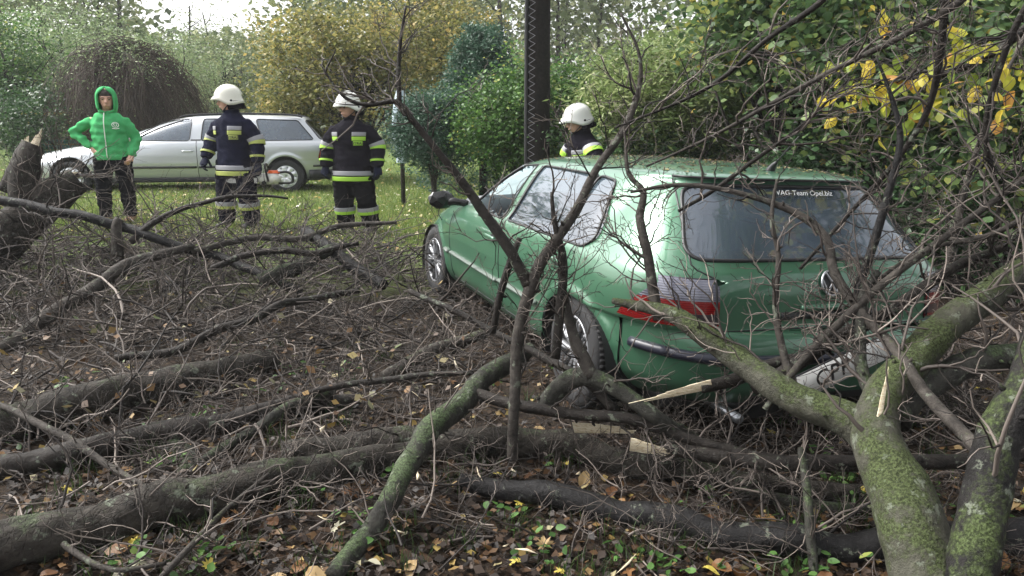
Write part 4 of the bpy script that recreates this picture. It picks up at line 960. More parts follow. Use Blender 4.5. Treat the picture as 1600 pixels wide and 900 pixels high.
def twig_mesh(parent, P, R, n1, l1, r1=.006, n2=3, n3=2, up=0., seed=0, mt='twig', name='twigs', shrink=.5, wig=.22, spread=(.5, 1.15), lo=.0, hi=1.):
    rg = np.random.default_rng(seed); b = MB(); P = np.asarray(P)[None]; R = np.asarray(R)[None]
    q = np.linspace(0, P.shape[1]-1, 9).astype(int); P, R = P[:, q], R[:, q]
    A, Ra = sprout(P, R, n1, l1, r1, 8, spread, wig, up, .1, rg); b.twigs(A, Ra, 5, rg.uniform(lo, hi*.8, len(A)))
    if n2:
        B, Rb = sprout(A, Ra, n1*n2, l1*shrink, r1*.55, 7, (.5, 1.2), wig, up, .1, rg); b.twigs(B, Rb, 4, rg.uniform(lo, hi, len(B)))
        if n3:
            C_, Rc = sprout(B, Rb, n1*n2*n3, l1*shrink*.42, r1*.34, 5, (.5, 1.2), wig, up, .15, rg); b.twigs(C_, Rc, 3, rg.uniform(lo, hi, len(C_)))
    o = b.build(name, M[mt], parent, rnd=True); o['kind'] = 'stuff'; return o
def ctrl(pts):
    """surveyed points (u, v, depth or None for on the ground, half width px) -> world points and radii"""
    P = []; R = []
    for u, v, d, r in pts:
        if d is None: d = G(u, v, .02); d = G(u, v, .75*r*d/F)
        P.append(W(u, v, d)); R.append(.84*r*d/F)
    return np.array(P), np.array(R)
def branch(name, label, pts, mt, cat='branch', n1=10, l1=.5, r1=.006, n2=3, n3=2, up=.03, seed=0, S=14, bump=.06, twig='twig', group=None, per=.025, sag=True):
    P, R = ctrl(pts); L = np.linalg.norm(np.diff(P, axis=0), axis=1).sum(); n_ = int(np.clip(L/per, 14, 130)); Q = smooth_curve(np.column_stack([P, R]), n_)
    rg = np.random.default_rng(seed+100); C = Q[:, :3]; r = np.maximum(Q[:, 3], .0015)
    w = np.zeros((n_, 3)); s_ = np.linspace(0, L, n_)
    for k in range(4): w += np.sin(s_[:, None]*rg.uniform(3, 14)+rg.uniform(0, 6.28, 3))*rg.uniform(.2, 1, 3)
    C = C+w*np.minimum(.012, .30*r.mean())*np.sin(np.linspace(0, math.pi, n_))[:, None]
    zg = gz(C[:, 0], C[:, 1]); C[:, 2] = np.maximum(C[:, 2], zg+r*.35)
    b = MB(); b.tube(C, r, S, True, bump=bump, rng=rg)
    for k in range(int(L*4)):   # snapped side-shoot stubs and knots
        i = rg.integers(2, n_-2); v = rg.normal(size=3); t = C[i+1]-C[i-1]; v = v-(v@t)*t/(t@t); v /= np.linalg.norm(v)
        ln = min(r[i], .02)*rg.uniform(.2, 1.0)+.004; rs = min(r[i]*.3, .009); b.tube([C[i]+v*r[i]*.6, C[i]+v*(r[i]+ln*.6), C[i]+v*(r[i]+ln)+t/np.linalg.norm(t)*ln*.4], [rs+.002, rs*.7+.0015, rs*.4+.001], 6)
    o = tag(b.build(name, M[mt]), label, cat, group)
    if n1: twig_mesh(o, C, r, n1, l1, r1, n2, n3, up, seed, twig)
    return o, C, r
def splinter(parent, base, tip, w, n=9, seed=0, name='torn_wood'):
    """a torn slab of wood: fibres of unequal length, ridged along the grain"""
    rg = np.random.default_rng(seed); base = np.array(base, float); tip = np.array(tip, float); d = tip-base; L = np.linalg.norm(d); sd = nrm(np.cross(d, [0.1, .95, .2])); nn = nrm(np.cross(sd, d)); K, Rr = 15, 9; b = MB()
    x = np.linspace(-1, 1, K); ln = .50+.25*(1-np.abs(x-rg.uniform(-.4, .4)))+.30*rg.random(K)**2; ln[::3] *= .8; Vf = np.zeros((2, Rr, K, 3)); rid = rg.normal(0, .16, K)
    for q in range(Rr):
        f = q/(Rr-1); wd = w*(1-.45*f**1.5)
        for sgn, t in ((0, 1), (1, -1)):
            th = w*(.30*(1-.75*f)*np.sqrt(np.maximum(0, 1-.9*x*x))+.02+rid*.3*(1-f*.6)*(t > 0))
            Vf[sgn, q] = base+d*(f*ln)[:, None]+sd*(x*wd+rg.normal(0, .03, K)*w)[:, None]+nn*(t*th)[:, None]
    i = np.arange(Rr-1)[:, None]*K; j = np.arange(K-1)[None]; F0 = np.stack([i+j, i+j+1, i+K+j+1, i+K+j], -1).reshape(-1, 4); off = Rr*K
    e = [[q*K, (q+1)*K, off+(q+1)*K, off+q*K] for q in range(Rr-1)]+[[q*K+K-1, off+q*K+K-1, off+(q+1)*K+K-1, (q+1)*K+K-1] for q in range(Rr-1)]+[[(Rr-1)*K+k, (Rr-1)*K+k+1, off+(Rr-1)*K+k+1, off+(Rr-1)*K+k] for k in range(K-1)]
    b.add(Vf.reshape(-1, 3), None, np.vstack([F0, F0[:, ::-1]+off, np.array(e)])); return b.build(name, M['wood'], parent, False)

# the big mossy limb in front of the hatchback, forking towards the camera
o, C, r = branch('fallen_limb', 'thick moss-green limb forking in front of the hatchback with a long pale split', [(1470, 960, 2.28, 66), (1420, 820, 2.42, 60), (1382, 720, 2.58, 49), (1382, 640, 2.70, 38), (1405, 585, 2.78, 35), (1470, 515, 2.88, 31), (1545, 460, 2.95, 27), (1640, 405, 3.05, 24), (1760, 350, 3.2, 20)], 'bark_moss', 'limb', 16, .7, .009, 3, 2, .05, 1, 30, .05, per=.014)
p1 = W(1368, 660, 2.66); p2 = W(1388, 560, 2.68); splinter(o, W(1372, 668, 2.60), W(1390, 556, 2.70), .011, 4, 2, 'torn_wood')
branch('fallen_limb', 'moss-green limb lying against the tail lamp and bumper of the hatchback', [(1385, 705, 2.66, 40), (1320, 655, 2.76, 33), (1240, 612, 2.88, 29), (1170, 575, 2.98, 25), (1090, 518, 3.12, 20), (1030, 487, 3.26, 14), (990, 476, 3.34, 9), (958, 470, 3.4, 6)], 'bark_moss', 'limb', 12, .5, .006, 3, 2, .08, 2, 24, .05, per=.014)
branch('fallen_limb', 'grey-green limb branching off beside brown leaf litter', [(1395, 655, 2.74, 33), (1425, 612, 2.80, 28), (1480, 585, 2.86, 25), (1550, 562, 2.9, 24), (1650, 535, 2.95, 23), (1780, 510, 3.0, 22)], 'bark_green', 'limb', 10, .6, .007, 3, 2, .05, 3, 22, .05, per=.014)
branch('fallen_limb', 'black-streaked lichened limb rising steeply next to the moss-green fork', [(1510, 960, 2.12, 42), (1530, 840, 2.2, 43), (1548, 740, 2.26, 41), (1566, 660, 2.30, 37), (1600, 570, 2.36, 33), (1660, 470, 2.42, 28), (1740, 360, 2.5, 22)], 'bark_half', 'limb', 14, .7, .008, 3, 2, .05, 4, 28, .06, per=.014)
b_, C, r = branch('fallen_branch', 'dark branch arching from the steep limb across the rear window', [(1540, 712, 2.3, 13), (1490, 660, 2.5, 12), (1440, 608, 2.66, 11), (1400, 550, 2.8, 10), (1340, 480, 2.95, 9), (1303, 425, 3.03, 9), (1290, 372, 3.08, 8), (1240, 330, 3.14, 7), (1160, 302, 3.2, 5), (1060, 290, 3.25, 4), (985, 300, 3.3, 2.5)], 'bark_grey', n1=20, l1=.34, r1=.0045, n2=4, n3=2, seed=5)
branch('fallen_branch', 'black curving branch standing up in front of the rear window', [(1350, 590, 2.85, 9), (1338, 520, 2.95, 8), (1345, 450, 3.0, 8), (1368, 370, 3.0, 8), (1392, 290, 3.0, 7), (1404, 215, 3.0, 6), (1392, 150, 3.0, 4), (1370, 90, 3.0, 2)], 'bark_black', n1=18, l1=.38, r1=.0045, n2=4, n3=2, seed=6, twig='twig_dark')
branch('fallen_branch', 'pale lichened stem bent in front of the tailgate emblem', [(1372, 640, 2.75, 13), (1352, 590, 2.82, 12), (1342, 540, 2.9, 11), (1346, 470, 2.96, 9), (1372, 425, 3.0, 6)], 'bark_green', n1=12, l1=.35, r1=.004, n2=4, n3=2, seed=7)
branch('fallen_branch', 'thin forked branch upright in front of the rear window glass', [(1240, 610, 2.95, 9), (1222, 540, 3.0, 7), (1212, 470, 3.03, 6), (1216, 400, 3.05, 5), (1206, 340, 3.06, 4), (1214, 280, 3.06, 2.5)], 'bark_grey', n1=14, l1=.3, r1=.004, n2=3, n3=2, seed=8)
branch('fallen_branch', 'long pale grey branch rising from the bumper towards the hedge', [(1195, 640, 2.95, 6), (1270, 545, 2.95, 7), (1340, 480, 2.95, 8), (1430, 405, 2.95, 7), (1530, 330, 3.0, 6), (1640, 250, 3.05, 5)], 'bark_grey', n1=18, l1=.42, r1=.005, n2=3, n3=2, seed=9)
branch('fallen_branch', 'dark branch wedged under the torn bumper next to the number plate', [(1180, 610, 3.1, 13), (1250, 565, 3.15, 14), (1310, 530, 3.18, 13), (1390, 485, 3.2, 12), (1480, 425, 3.25, 10), (1570, 385, 3.3, 8)], 'bark_dark', n1=14, l1=.4, r1=.005, n2=3, n3=2, seed=10)
branch('fallen_branch', 'slim branch upright beside the near tail lamp and rear pillar', [(1030, 500, 3.28, 11), (1020, 455, 3.3, 10), (1010, 400, 3.32, 9), (998, 345, 3.34, 8), (1008, 300, 3.36, 6), (985, 270, 3.38, 4), (975, 200, 3.4, 2)], 'bark_grey', n1=20, l1=.36, r1=.0045, n2=3, n3=2, seed=11)
# fork standing in front of the hatchback's doors
br, Cf, rf = branch('fallen_branch', 'dark forked branch leaning over the hatchback doors up to the pole', [(800, 720, 3.55, 10), (803, 640, 3.52, 10), (810, 540, 3.5, 11), (828, 440, 3.5, 12), (868, 375, 3.52, 10), (905, 318, 3.55, 9), (940, 258, 3.6, 7), (975, 200, 3.65, 7), (998, 140, 3.7, 5), (996, 80, 3.7, 3), (970, 20, 3.7, 2)], 'bark_grey', n1=26, l1=.42, r1=.005, n2=4, n3=2, seed=12)
branch('fallen_branch', 'dark branch crossing the broken driver window and mirror', [(828, 450, 3.5, 11), (795, 390, 3.5, 10.5), (752, 330, 3.5, 9.5), (722, 285, 3.5, 8), (685, 235, 3.5, 6.5), (650, 190, 3.5, 6), (622, 160, 3.5, 5), (575, 165, 3.5, 4), (535, 150, 3.5, 3), (500, 100, 3.5, 1.6)], 'bark_dark', n1=24, l1=.42, r1=.005, n2=3, n3=2, seed=13)
branch('fallen_branch', 'thin upright shoot ending above the plastic-wrapped post', [(624, 162, 3.5, 5), (622, 110, 3.5, 4), (626, 60, 3.5, 3), (634, 10, 3.5, 2)], 'bark_dark', n1=14, l1=.3, r1=.004, n2=3, n3=2, seed=14)
branch('fallen_branch', 'snapped dark branch propped upright between the door handles', [(770, 520, 3.9, 6), (785, 450, 3.85, 7), (800, 400, 3.8, 7), (812, 372, 3.8, 5)], 'bark_dark', n1=8, l1=.3, r1=.004, n2=3, n3=2, seed=15)
branch('fallen_branch', 'knotted dark branch upright over the rear wheel arch', [(868, 560, 3.5, 9), (875, 480, 3.5, 9), (880, 410, 3.5, 8), (866, 350, 3.5, 5), (862, 300, 3.5, 3)], 'bark_dark', n1=18, l1=.34, r1=.0045, n2=4, n3=2, seed=16)
# limbs lying on the ground around the hatchback
branch('fallen_limb', 'black bare log lying lengthways under the brush before the camera', [(720, 752, None, 14), (790, 768, None, 21), (900, 783, None, 24), (1020, 806, None, 25), (1140, 836, None, 27), (1260, 852, None, 29), (1400, 850, None, 31), (1600, 838, None, 34), (1800, 830, None, 36)], 'bark_black', 'log', 14, .5, .005, 3, 2, .06, 17, 26, .07, per=.016)
o, C, r = branch('fallen_limb', 'rough dark log with white torn patches under the hatchback bumper', [(440, 712, None, 26), (560, 698, None, 27), (680, 690, None, 27), (800, 692, None, 27), (900, 700, None, 26), (1000, 722, None, 26), (1090, 742, None, 24), (1230, 762, None, 20), (1340, 770, None, 16)], 'bark_log', 'log', 16, .5, .006, 3, 2, .08, 18, 24, .08, per=.018)
splinter(o, W(895, 668, 3.62), W(1015, 674, 3.5), .030, 6, 3); splinter(o, W(985, 694, 3.42), W(1062, 712, 3.36), .034, 5, 4)
branch('fallen_limb', 'crooked green lichened limb curving down from the pile to the leaf litter', [(520, 900, None, 17), (570, 845, None, 20), (620, 775, 3.05, 20), (640, 722, 3.25, 21), (676, 662, 3.5, 22), (730, 610, 3.75, 20), (785, 572, 3.95, 18), (830, 545, 4.1, 13)], 'bark_green', 'limb', 14, .45, .005, 3, 2, .06, 19, 22, .06, per=.016)
branch('fallen_branch', 'dark branch reaching from the crooked green limb under the bumper', [(735, 612, 3.75, 11), (800, 632, 3.65, 11), (880, 645, 3.55, 11), (990, 655, 3.45, 11), (1090, 690, 3.35, 10), (1200, 718, 3.25, 11), (1320, 722, 3.15, 11), (1440, 720, 3.1, 10)], 'bark_dark', n1=18, l1=.42, r1=.005, n2=3, n3=2, seed=20)
branch('fallen_limb', 'mossy bent limb arching in front of the rear wheel', [(850, 640, 3.65, 18), (868, 612, 3.6, 19), (895, 590, 3.55, 18), (925, 590, 3.5, 17), (975, 620, 3.45, 15), (1040, 660, 3.4, 14), (1110, 705, None, 12)], 'bark_green', 'limb', 10, .4, .005, 3, 2, .05, 21, 20, .06, per=.016)
branch('fallen_branch', 'grey stick leaning against the spokes of the rear wheel', [(925, 590, 3.5, 14), (905, 545, 3.52, 12), (893, 500, 3.55, 9), (880, 455, 3.56, 6), (872, 420, 3.56, 4)], 'bark_grey', n1=10, l1=.35, r1=.004, n2=3, n3=2, seed=22)
o, C, r = branch('broken_branch', 'snapped branch under the bumper ending in a long white splinter', [(1240, 560, 3.2, 10), (1180, 582, 3.2, 12), (1120, 598, 3.2, 12), (1095, 606, 3.2, 11)], 'bark_dark', n1=6, l1=.3, r1=.004, seed=23)
splinter(o, W(1112, 600, 3.18), W(985, 629, 3.25), .022, 4, 5)
branch('fallen_branch', 'dark stick pushed across the front of the rear wheel', [(640, 455, 4.3, 5), (740, 500, 4.1, 6), (820, 545, 3.9, 7), (900, 585, 3.65, 8), (960, 640, 3.5, 9)], 'bark_dark', n1=14, l1=.4, r1=.0045, seed=24)
branch('stake', 'grey lichened stick standing upright in the leaf litter', [(1275, 920, 2.75, 9), (1266, 840, 2.85, 9), (1258, 760, 2.93, 8), (1252, 700, 3.0, 7)], 'bark_green', n1=6, l1=.35, r1=.004, seed=25)
branch('fallen_branch', 'reddish peeled stick slanting down through yellow leaves', [(655, 745, 3.3, 6), (700, 800, 3.05, 8), (740, 860, 2.85, 9), (775, 930, 2.65, 9)], 'bark_red', n1=6, l1=.35, r1=.004, seed=26) if False else None
# the heap on the lawn side
branch('fallen_limb', 'thick ridged log lying across the heap with pale green lichen', [(-120, 690, None, 36), (40, 655, None, 36), (160, 625, None, 34), (270, 600, None, 32), (360, 578, None, 27), (425, 562, None, 20)], 'bark_log', 'log', 18, .55, .006, 3, 2, .08, 31, 24, .08, per=.02)
branch('fallen_limb', 'dark log below the ridged log, half buried in twigs', [(-100, 745, None, 22), (60, 722, None, 24), (200, 690, None, 24), (330, 662, None, 22), (460, 640, None, 18), (560, 625, None, 12)], 'bark_dark', 'log', 14, .5, .006, 3, 2, .08, 32, 20, .08, per=.02)
branch('fallen_limb', 'thickest dark log of the heap, lying closest to the leaf litter', [(-140, 890, None, 46), (30, 850, None, 46), (170, 812, None, 42), (320, 775, None, 38), (470, 742, None, 33), (620, 712, None, 26), (700, 695, None, 18)], 'bark_log', 'log', 18, .5, .006, 3, 2, .08, 33, 26, .08, per=.02)
branch('fallen_branch', 'mossy branch lying over the thickest log of the heap', [(150, 700, 4.0, 8), (230, 690, 3.95, 10), (300, 712, 3.8, 10), (290, 740, 3.6, 9), (430, 650, 4.1, 11), (520, 610, 4.4, 9)], 'bark_green', n1=12, l1=.4, r1=.005, seed=34)
branch('fallen_branch', 'long grey branch slanting up over the heap from the frame edge', [(-60, 580, 5.4, 15), (30, 530, 5.6, 14), (90, 485, 5.9, 13), (150, 445, 6.2, 12), (210, 410, 6.5, 10), (300, 385, 6.9, 7)], 'bark_grey', n1=16, l1=.6, r1=.007, seed=35, per=.04)
br, C, r = branch('fallen_branch', 'black branch running along the edge of the lawn over the heap', [(-80, 295, 7.0, 9), (50, 322, 7.0, 9), (120, 338, 7.0, 9), (185, 352, 7.0, 9), (260, 378, 7.0, 8), (330, 398, 7.0, 8), (400, 425, 6.8, 8), (470, 455, 6.6, 7)], 'bark_black', n1=30, l1=.7, r1=.007, n2=3, n3=2, seed=36, per=.04, twig='twig_dark')
branch('broken_branch', 'short stubby snag jutting up from the black branch', [(183, 400, 7.0, 11), (186, 375, 7.0, 10), (184, 352, 7.0, 9), (187, 342, 7.0, 8)], 'bark_grey', n1=4, l1=.4, r1=.005, seed=37, per=.04)
branch('fallen_branch', 'dark bowed branch rising in front of the firefighters knees', [(205, 378, 7.0, 6), (240, 348, 7.0, 6), (285, 325, 7.0, 5), (340, 312, 7.0, 4), (400, 305, 7.0, 3), (450, 310, 7.0, 2)], 'bark_dark', n1=18, l1=.5, r1=.005, n2=3, n3=2, seed=38, per=.04)
branch('fallen_limb', 'bare black pole-like limb lying before the empty-handed firefighter', [(478, 362, 7.3, 11), (520, 392, 7.0, 11), (560, 420, 6.8, 11), (600, 446, 6.6, 10)], 'bark_black', 'limb', 8, .5, .006, seed=39, per=.04)
branch('fallen_branch', 'grey branch tangled flat in the brush before the lawn', [(300, 395, 6.9, 6), (390, 372, 7.1, 6), (470, 372, 7.1, 6), (540, 352, 7.3, 5), (620, 348, 7.3, 3)], 'bark_grey', n1=20, l1=.6, r1=.006, seed=40, per=.04)
branch('fallen_branch', 'dark curving stick on the heap in front of the black pole-like limb', [(330, 420, 6.4, 6), (400, 395, 6.6, 6), (480, 395, 6.7, 6), (560, 380, 6.9, 4)], 'bark_dark', n1=14, l1=.5, r1=.006, seed=41, per=.04)
branch('fallen_limb', 'mossy log end pointing at the hatchback front wheel', [(405, 440, 6.6, 14), (450, 422, 6.7, 14), (500, 400, 6.9, 12), (530, 385, 7.0, 8)], 'bark_green', 'log', 8, .5, .006, seed=42, per=.04)
branch('fallen_branch', 'grey limb half sunk in twigs beside the front wheel', [(600, 590, 4.8, 12), (650, 560, 5.0, 13), (700, 540, 5.1, 12), (760, 520, 5.2, 9)], 'bark_grey', n1=12, l1=.5, r1=.006, seed=43)
branch('fallen_branch', 'slim branch slanting across the middle of the heap', [(180, 560, 4.9, 7), (280, 545, 5.0, 8), (380, 500, 5.2, 8), (470, 470, 5.6, 7), (560, 455, 5.9, 5)], 'bark_dark', n1=20, l1=.6, r1=.006, seed=44)
branch('fallen_branch', 'grey forked stick lying low over the thickest log', [(-20, 625, 4.0, 5), (60, 660, 3.8, 7), (130, 700, 3.6, 7), (200, 745, 3.4, 6), (280, 800, 3.1, 5)], 'bark_grey', n1=14, l1=.45, r1=.005, seed=45)
branch('fallen_branch', 'pale stick crossing the leaf litter below the heap', [(-20, 850, 2.9, 5), (70, 830, 2.95, 6), (110, 860, 2.8, 6), (180, 890, 2.7, 5), (260, 880, 2.75, 4)], 'bark_grey', n1=10, l1=.35, r1=.004, seed=46)
branch('fallen_branch', 'straight stick poking out of the litter below the heap', [(250, 905, 2.6, 6), (300, 850, 2.8, 6), (350, 800, 3.0, 5), (420, 740, 3.2, 3)], 'bark_grey', n1=10, l1=.35, r1=.004, seed=47)
branch('fallen_branch', 'black stick with a broken tip over the middle logs', [(430, 630, 4.2, 6), (520, 605, 4.3, 6), (620, 590, 4.3, 6), (740, 582, 4.2, 4)], 'bark_dark', n1=10, l1=.4, r1=.004, seed=48)
branch('fallen_limb', 'dark curved log behind the moss-green fork', [(1040, 700, 3.4, 13), (1130, 715, 3.3, 14), (1240, 725, 3.2, 15), (1360, 728, 3.15, 15), (1500, 720, 3.1, 14), (1650, 700, 3.1, 13)], 'bark_dark', 'log', 12, .5, .006, 3, 2, .05, 49)
branch('fallen_limb', 'mossy log sunk in the litter under the torn wood', [(1090, 745, None, 13), (1180, 770, None, 13), (1280, 790, None, 12), (1360, 800, None, 11)], 'bark_green', 'log', 10, .45, .005, 3, 2, .05, 50)
# twiggy boughs hanging in from the torn crown over the hatchback
for k, (lab, pts) in enumerate([
    ('thin bough arching high over the hatchback roof towards the hedge', [(960, 200, 3.6, 2), (1060, 160, 3.5, 3), (1130, 120, 3.4, 4), (1200, 60, 3.3, 5), (1280, 5, 3.2, 6), (1340, -60, 3.1, 7)]),
    ('twiggy bough spreading in front of the large-leaved tree', [(1010, 260, 3.4, 2), (1110, 215, 3.3, 3), (1200, 165, 3.2, 4), (1300, 110, 3.1, 5), (1400, 60, 3.0, 6), (1490, 10, 2.9, 7), (1560, -50, 2.9, 8)]),
    ('grey bough hanging before the dark hedge beside the rear window', [(1250, 420, 3.3, 3), (1330, 330, 3.3, 4), (1400, 250, 3.2, 5), (1450, 170, 3.1, 6), (1470, 80, 3.0, 7), (1480, -40, 2.9, 8)]),
    ('pale bough with many side shoots beyond the far tail lamp', [(1480, 420, 3.6, 6), (1500, 330, 3.6, 6), (1530, 230, 3.5, 5), (1560, 140, 3.5, 4), (1600, 60, 3.5, 3)]),
    ('drooping bough reaching down under the yellow leaves', [(1620, -20, 2.9, 7), (1570, 80, 3.0, 6), (1540, 200, 3.1, 5), (1560, 320, 3.2, 4), (1540, 420, 3.3, 2)]),
    ('wiry bough crossing the hedge above the brown leaf litter', [(1620, 330, 3.1, 6), (1540, 370, 3.2, 5), (1450, 390, 3.3, 5), (1380, 430, 3.3, 4), (1310, 500, 3.3, 2)]),
    ('dark wiry bough over the hatchback roof aerial', [(1060, 330, 3.3, 3), (1110, 300, 3.3, 4), (1180, 250, 3.25, 4), (1260, 190, 3.2, 3), (1330, 120, 3.2, 2)])]):
    branch('hanging_bough', lab, pts, 'bark_grey' if k % 2 else 'bark_dark', 'branch', 22, .42, .005, 3, 2, .0, 60+k)

# broken stump of the fallen tree by the lawn, with a splintered crest
P, R = ctrl([(-90, 460, 7.4, 44), (-20, 395, 7.5, 42), (40, 342, 7.6, 38), (85, 305, 7.7, 33), (122, 282, 7.8, 25)])
b = MB(); Q = smooth_curve(np.column_stack([P, R]), 40); b.tube(Q[:, :3], Q[:, 3], 26, True, bump=.10, rng=np.random.default_rng(3)); st = tag(b.build('fallen_trunk_butt', M['bark_log']), 'thick broken trunk leaning over the lawn edge with pale splinters on top', 'trunk')
P, R = ctrl([(40, 330, 7.6, 30), (38, 285, 7.6, 26), (45, 245, 7.6, 22), (50, 225, 7.6, 16)]); Q = smooth_curve(np.column_stack([P, R]), 16)
b = MB(); b.tube(Q[:, :3], Q[:, 3], 16, True, bump=.12, rng=np.random.default_rng(4)); sn = b.build('snag', M['bark_log'], st)
splinter(sn, W(48, 240, 7.58), W(68, 196, 7.6), .05, 8, 7); splinter(sn, W(38, 238, 7.58), W(44, 205, 7.6), .04, 6, 8)
P, R = ctrl([(10, 300, 7.6, 16), (28, 262, 7.6, 16), (45, 222, 7.6, 13)]); Q = smooth_curve(np.column_stack([P, R]), 12); b = MB(); b.tube(Q[:, :3], Q[:, 3], 12, True, bump=.1); b.build('side_limb', M['bark_grey'], st)
splinter(st, W(112, 277, 7.72), W(130, 272, 7.74), .05, 6, 9)
twig_mesh(st, smooth_curve(ctrl([(-10, 400, 7.5, 30), (60, 300, 7.6, 30), (130, 270, 7.7, 20)])[0], 12), np.full(12, .2), 40, .9, .008, 3, 2, .03, 71)

# ------------------------------------------------------------------ brushwood: the uncountable mass of thin twigs
def brush(name, label, boxes, seed, lo=0., hi=.9, mt='twig'):
    rg = np.random.default_rng(seed); b = MB()
    for (u0, u1, v0, v1, N, ln, hmax, r0) in boxes:
        K = 8; P = np.zeros((N, K, 3)); d = np.zeros((N, 3))
        for i in range(N):
            u, v = rg.uniform(u0, u1), rg.uniform(v0, v1); dd = G(u, v); p = W(u, v, dd); p[2] += rg.uniform(0, hmax)*rg.random(); P[i, 0] = p
        a = rg.uniform(0, 2*math.pi, N); d = np.stack([np.cos(a), .8*np.sin(a), rg.normal(.10, .28, N)], -1); L = ln*rg.uniform(.4, 1.3, N)
        for k in range(1, K):
            d = nrm(d+rg.normal(size=(N, 3))*.17); P[:, k] = P[:, k-1]+d*(L/(K-1))[:, None]
        P[..., 2] = np.maximum(P[..., 2], gz(P[..., 0], P[..., 1])+.01); R = (r0*rg.uniform(.5, 1.6, N))[:, None]*np.linspace(1, .4, K)
        b.twigs(P, R, 5, rg.uniform(lo, hi, N))
        A, Ra = sprout(P, R, N*4, ln*.5, r0*.55, 7, (.4, 1.1), .24, .02, .1, rg); b.twigs(A, Ra, 4, rg.uniform(lo, hi, len(A)))
        C_, Rc = sprout(A, Ra, N*9, ln*.22, r0*.33, 5, (.4, 1.2), .25, .02, .1, rg); b.twigs(C_, Rc, 3, rg.uniform(lo, hi, len(C_)))
    o = b.build(name, M[mt], rnd=True); tag(o, label, 'brushwood', kind='stuff'); return o
brush('brushwood', 'tangle of thin grey twigs heaped between the logs and the lawn', [(-100, 640, 392, 455, 400, 1.0, .36, .009), (-100, 740, 450, 560, 330, .8, .30, .008), (-60, 720, 550, 700, 150, .6, .20, .006), (0, 780, 640, 800, 90, .5, .2, .0045)], 301)
brush('brushwood', 'sparse twigs on the leaf litter around the moss-green fork', [(0, 800, 700, 900, 90, .45, .12, .004), (800, 1600, 680, 900, 140, .45, .15, .004), (900, 1500, 600, 720, 130, .5, .3, .004), (1440, 1640, 430, 700, 130, .7, .4, .005)], 302)
brush('brushwood', 'dark twigs lying along the doors and wheels of the hatchback', [(640, 880, 430, 600, 90, .6, .3, .005)], 303, 0, 1, 'twig_dark')

# ------------------------------------------------------------------ leaf litter, grass
def scatter(N, region, rg):
    """random points on the ground inside the ground-plan polygon test"""
    out = []
    while len(out) < N:
        q = region(rg, 4*N); out = q if len(out) == 0 else np.vstack([out, q])
    return out[:N]
def leaf_cards(b, P, size, rg, rnd, tilt=.45, aspect=.75, curl=.25, rounded=False):
    N = len(P); a = rg.uniform(0, 2*math.pi, N); nz = nrm(np.stack([rg.normal(0, tilt, N), rg.normal(0, tilt, N), np.ones(N)], -1))
    t = np.stack([np.cos(a), np.sin(a), np.zeros(N)], -1); t = nrm(t-(t*nz).sum(1, keepdims=True)*nz); s = np.cross(nz, t); L = (size*rg.uniform(.55, 1.35, N))[:, None]; c = rg.uniform(-.3, 1, N)[:, None]*curl
    base = P-t*L*.5; tip = P+t*L*.5+nz*L*c*.5; l1 = P+s*L*.5*aspect-t*L*.08+nz*L*c*.5; r1 = P-s*L*.5*aspect-t*L*.08+nz*L*c*.5
    if rounded:
        hb = s*L*.5*aspect; up_ = nz*L*c*.4; q = [base, P-hb*.72-t*L*.36+up_*.8, P-hb-t*L*.05+up_, P-hb*.62+t*L*.26+up_*.6, tip-nz*L*.06, P+hb*.62+t*L*.26+up_*.6, P+hb-t*L*.05+up_, P+hb*.72-t*L*.36+up_*.8]
        V = np.stack(q, 1).reshape(-1, 3); i = np.arange(N)*8
        b.add(V, np.concatenate([np.stack([i, i+1, i+2], -1), np.stack([i, i+6, i+7], -1)]), np.concatenate([np.stack([i, i+2, i+3, i+4], -1), np.stack([i, i+4, i+5, i+6], -1)]), np.repeat(rnd, 8)); return
    V = np.stack([base, r1, tip, l1], 1).reshape(-1, 3); i = np.arange(N)*4
    b.add(V, np.concatenate([np.stack([i, i+1, i+2], -1), np.stack([i, i+2, i+3], -1)]), None, np.repeat(rnd, 4))
def near_reg(rg, n):
    v = rg.uniform(380, 960, n); u = rg.uniform(-60, 1700, n); y = 1.636*F/(v-190)*.98; x = (u-800)/F*y
    m = (y < 7.4+.7*np.sin(x*1.3)) | (x > 1.2); return np.stack([x, y], -1)[m]
def right_reg(rg, n):
    x = rg.uniform(1.5, 9, n); y = rg.uniform(3.0, 14, n); m = x > 1.9-.33*(y-4.5)+1.0; return np.stack([x, y], -1)[m]
def lawn_reg(rg, n):
    v = rg.uniform(225, 385, n); u = rg.uniform(-60, 780, n); y = 1.5*F/(v-190); x = (u-800)/F*y; m = (y > 6.6) & (y < 26); return np.stack([x, y], -1)[m]
rg = np.random.default_rng(11)
b = MB()
for reg, N, sz in ((near_reg, 15000, .040), (right_reg, 9000, .055)):
    q = scatter(N, reg, rg); P = np.column_stack([q, gz(q[:, 0], q[:, 1])+rg.uniform(.004, .03, N)]); leaf_cards(b, P, sz, rg, np.clip(rg.beta(1.1, 2.6, N), 0, 1))
q = scatter(1100, near_reg, rg); q = q[(q[:, 1] > 3.6) & (q[:, 0] < 0)]; P = np.column_stack([q, gz(q[:, 0], q[:, 1])+rg.uniform(.03, .28, len(q))]); leaf_cards(b, P, .055, rg, rg.uniform(.5, 1, len(q)), .8)
tag(b.build('leaf_litter', M['leaf_litter'], rnd=True), 'brown and yellow fallen leaves covering the ground between the logs', 'leaves', kind='stuff')
b = MB(); q = scatter(2600, lawn_reg, rg); P = np.column_stack([q, gz(q[:, 0], q[:, 1])+.025]); leaf_cards(b, P, .075, rg, rg.random(2600)); tag(b.build('lawn_leaves', M['lawn_leaf'], rnd=True), 'pale yellow leaves strewn over the grass of the lawn', 'leaves', kind='stuff')
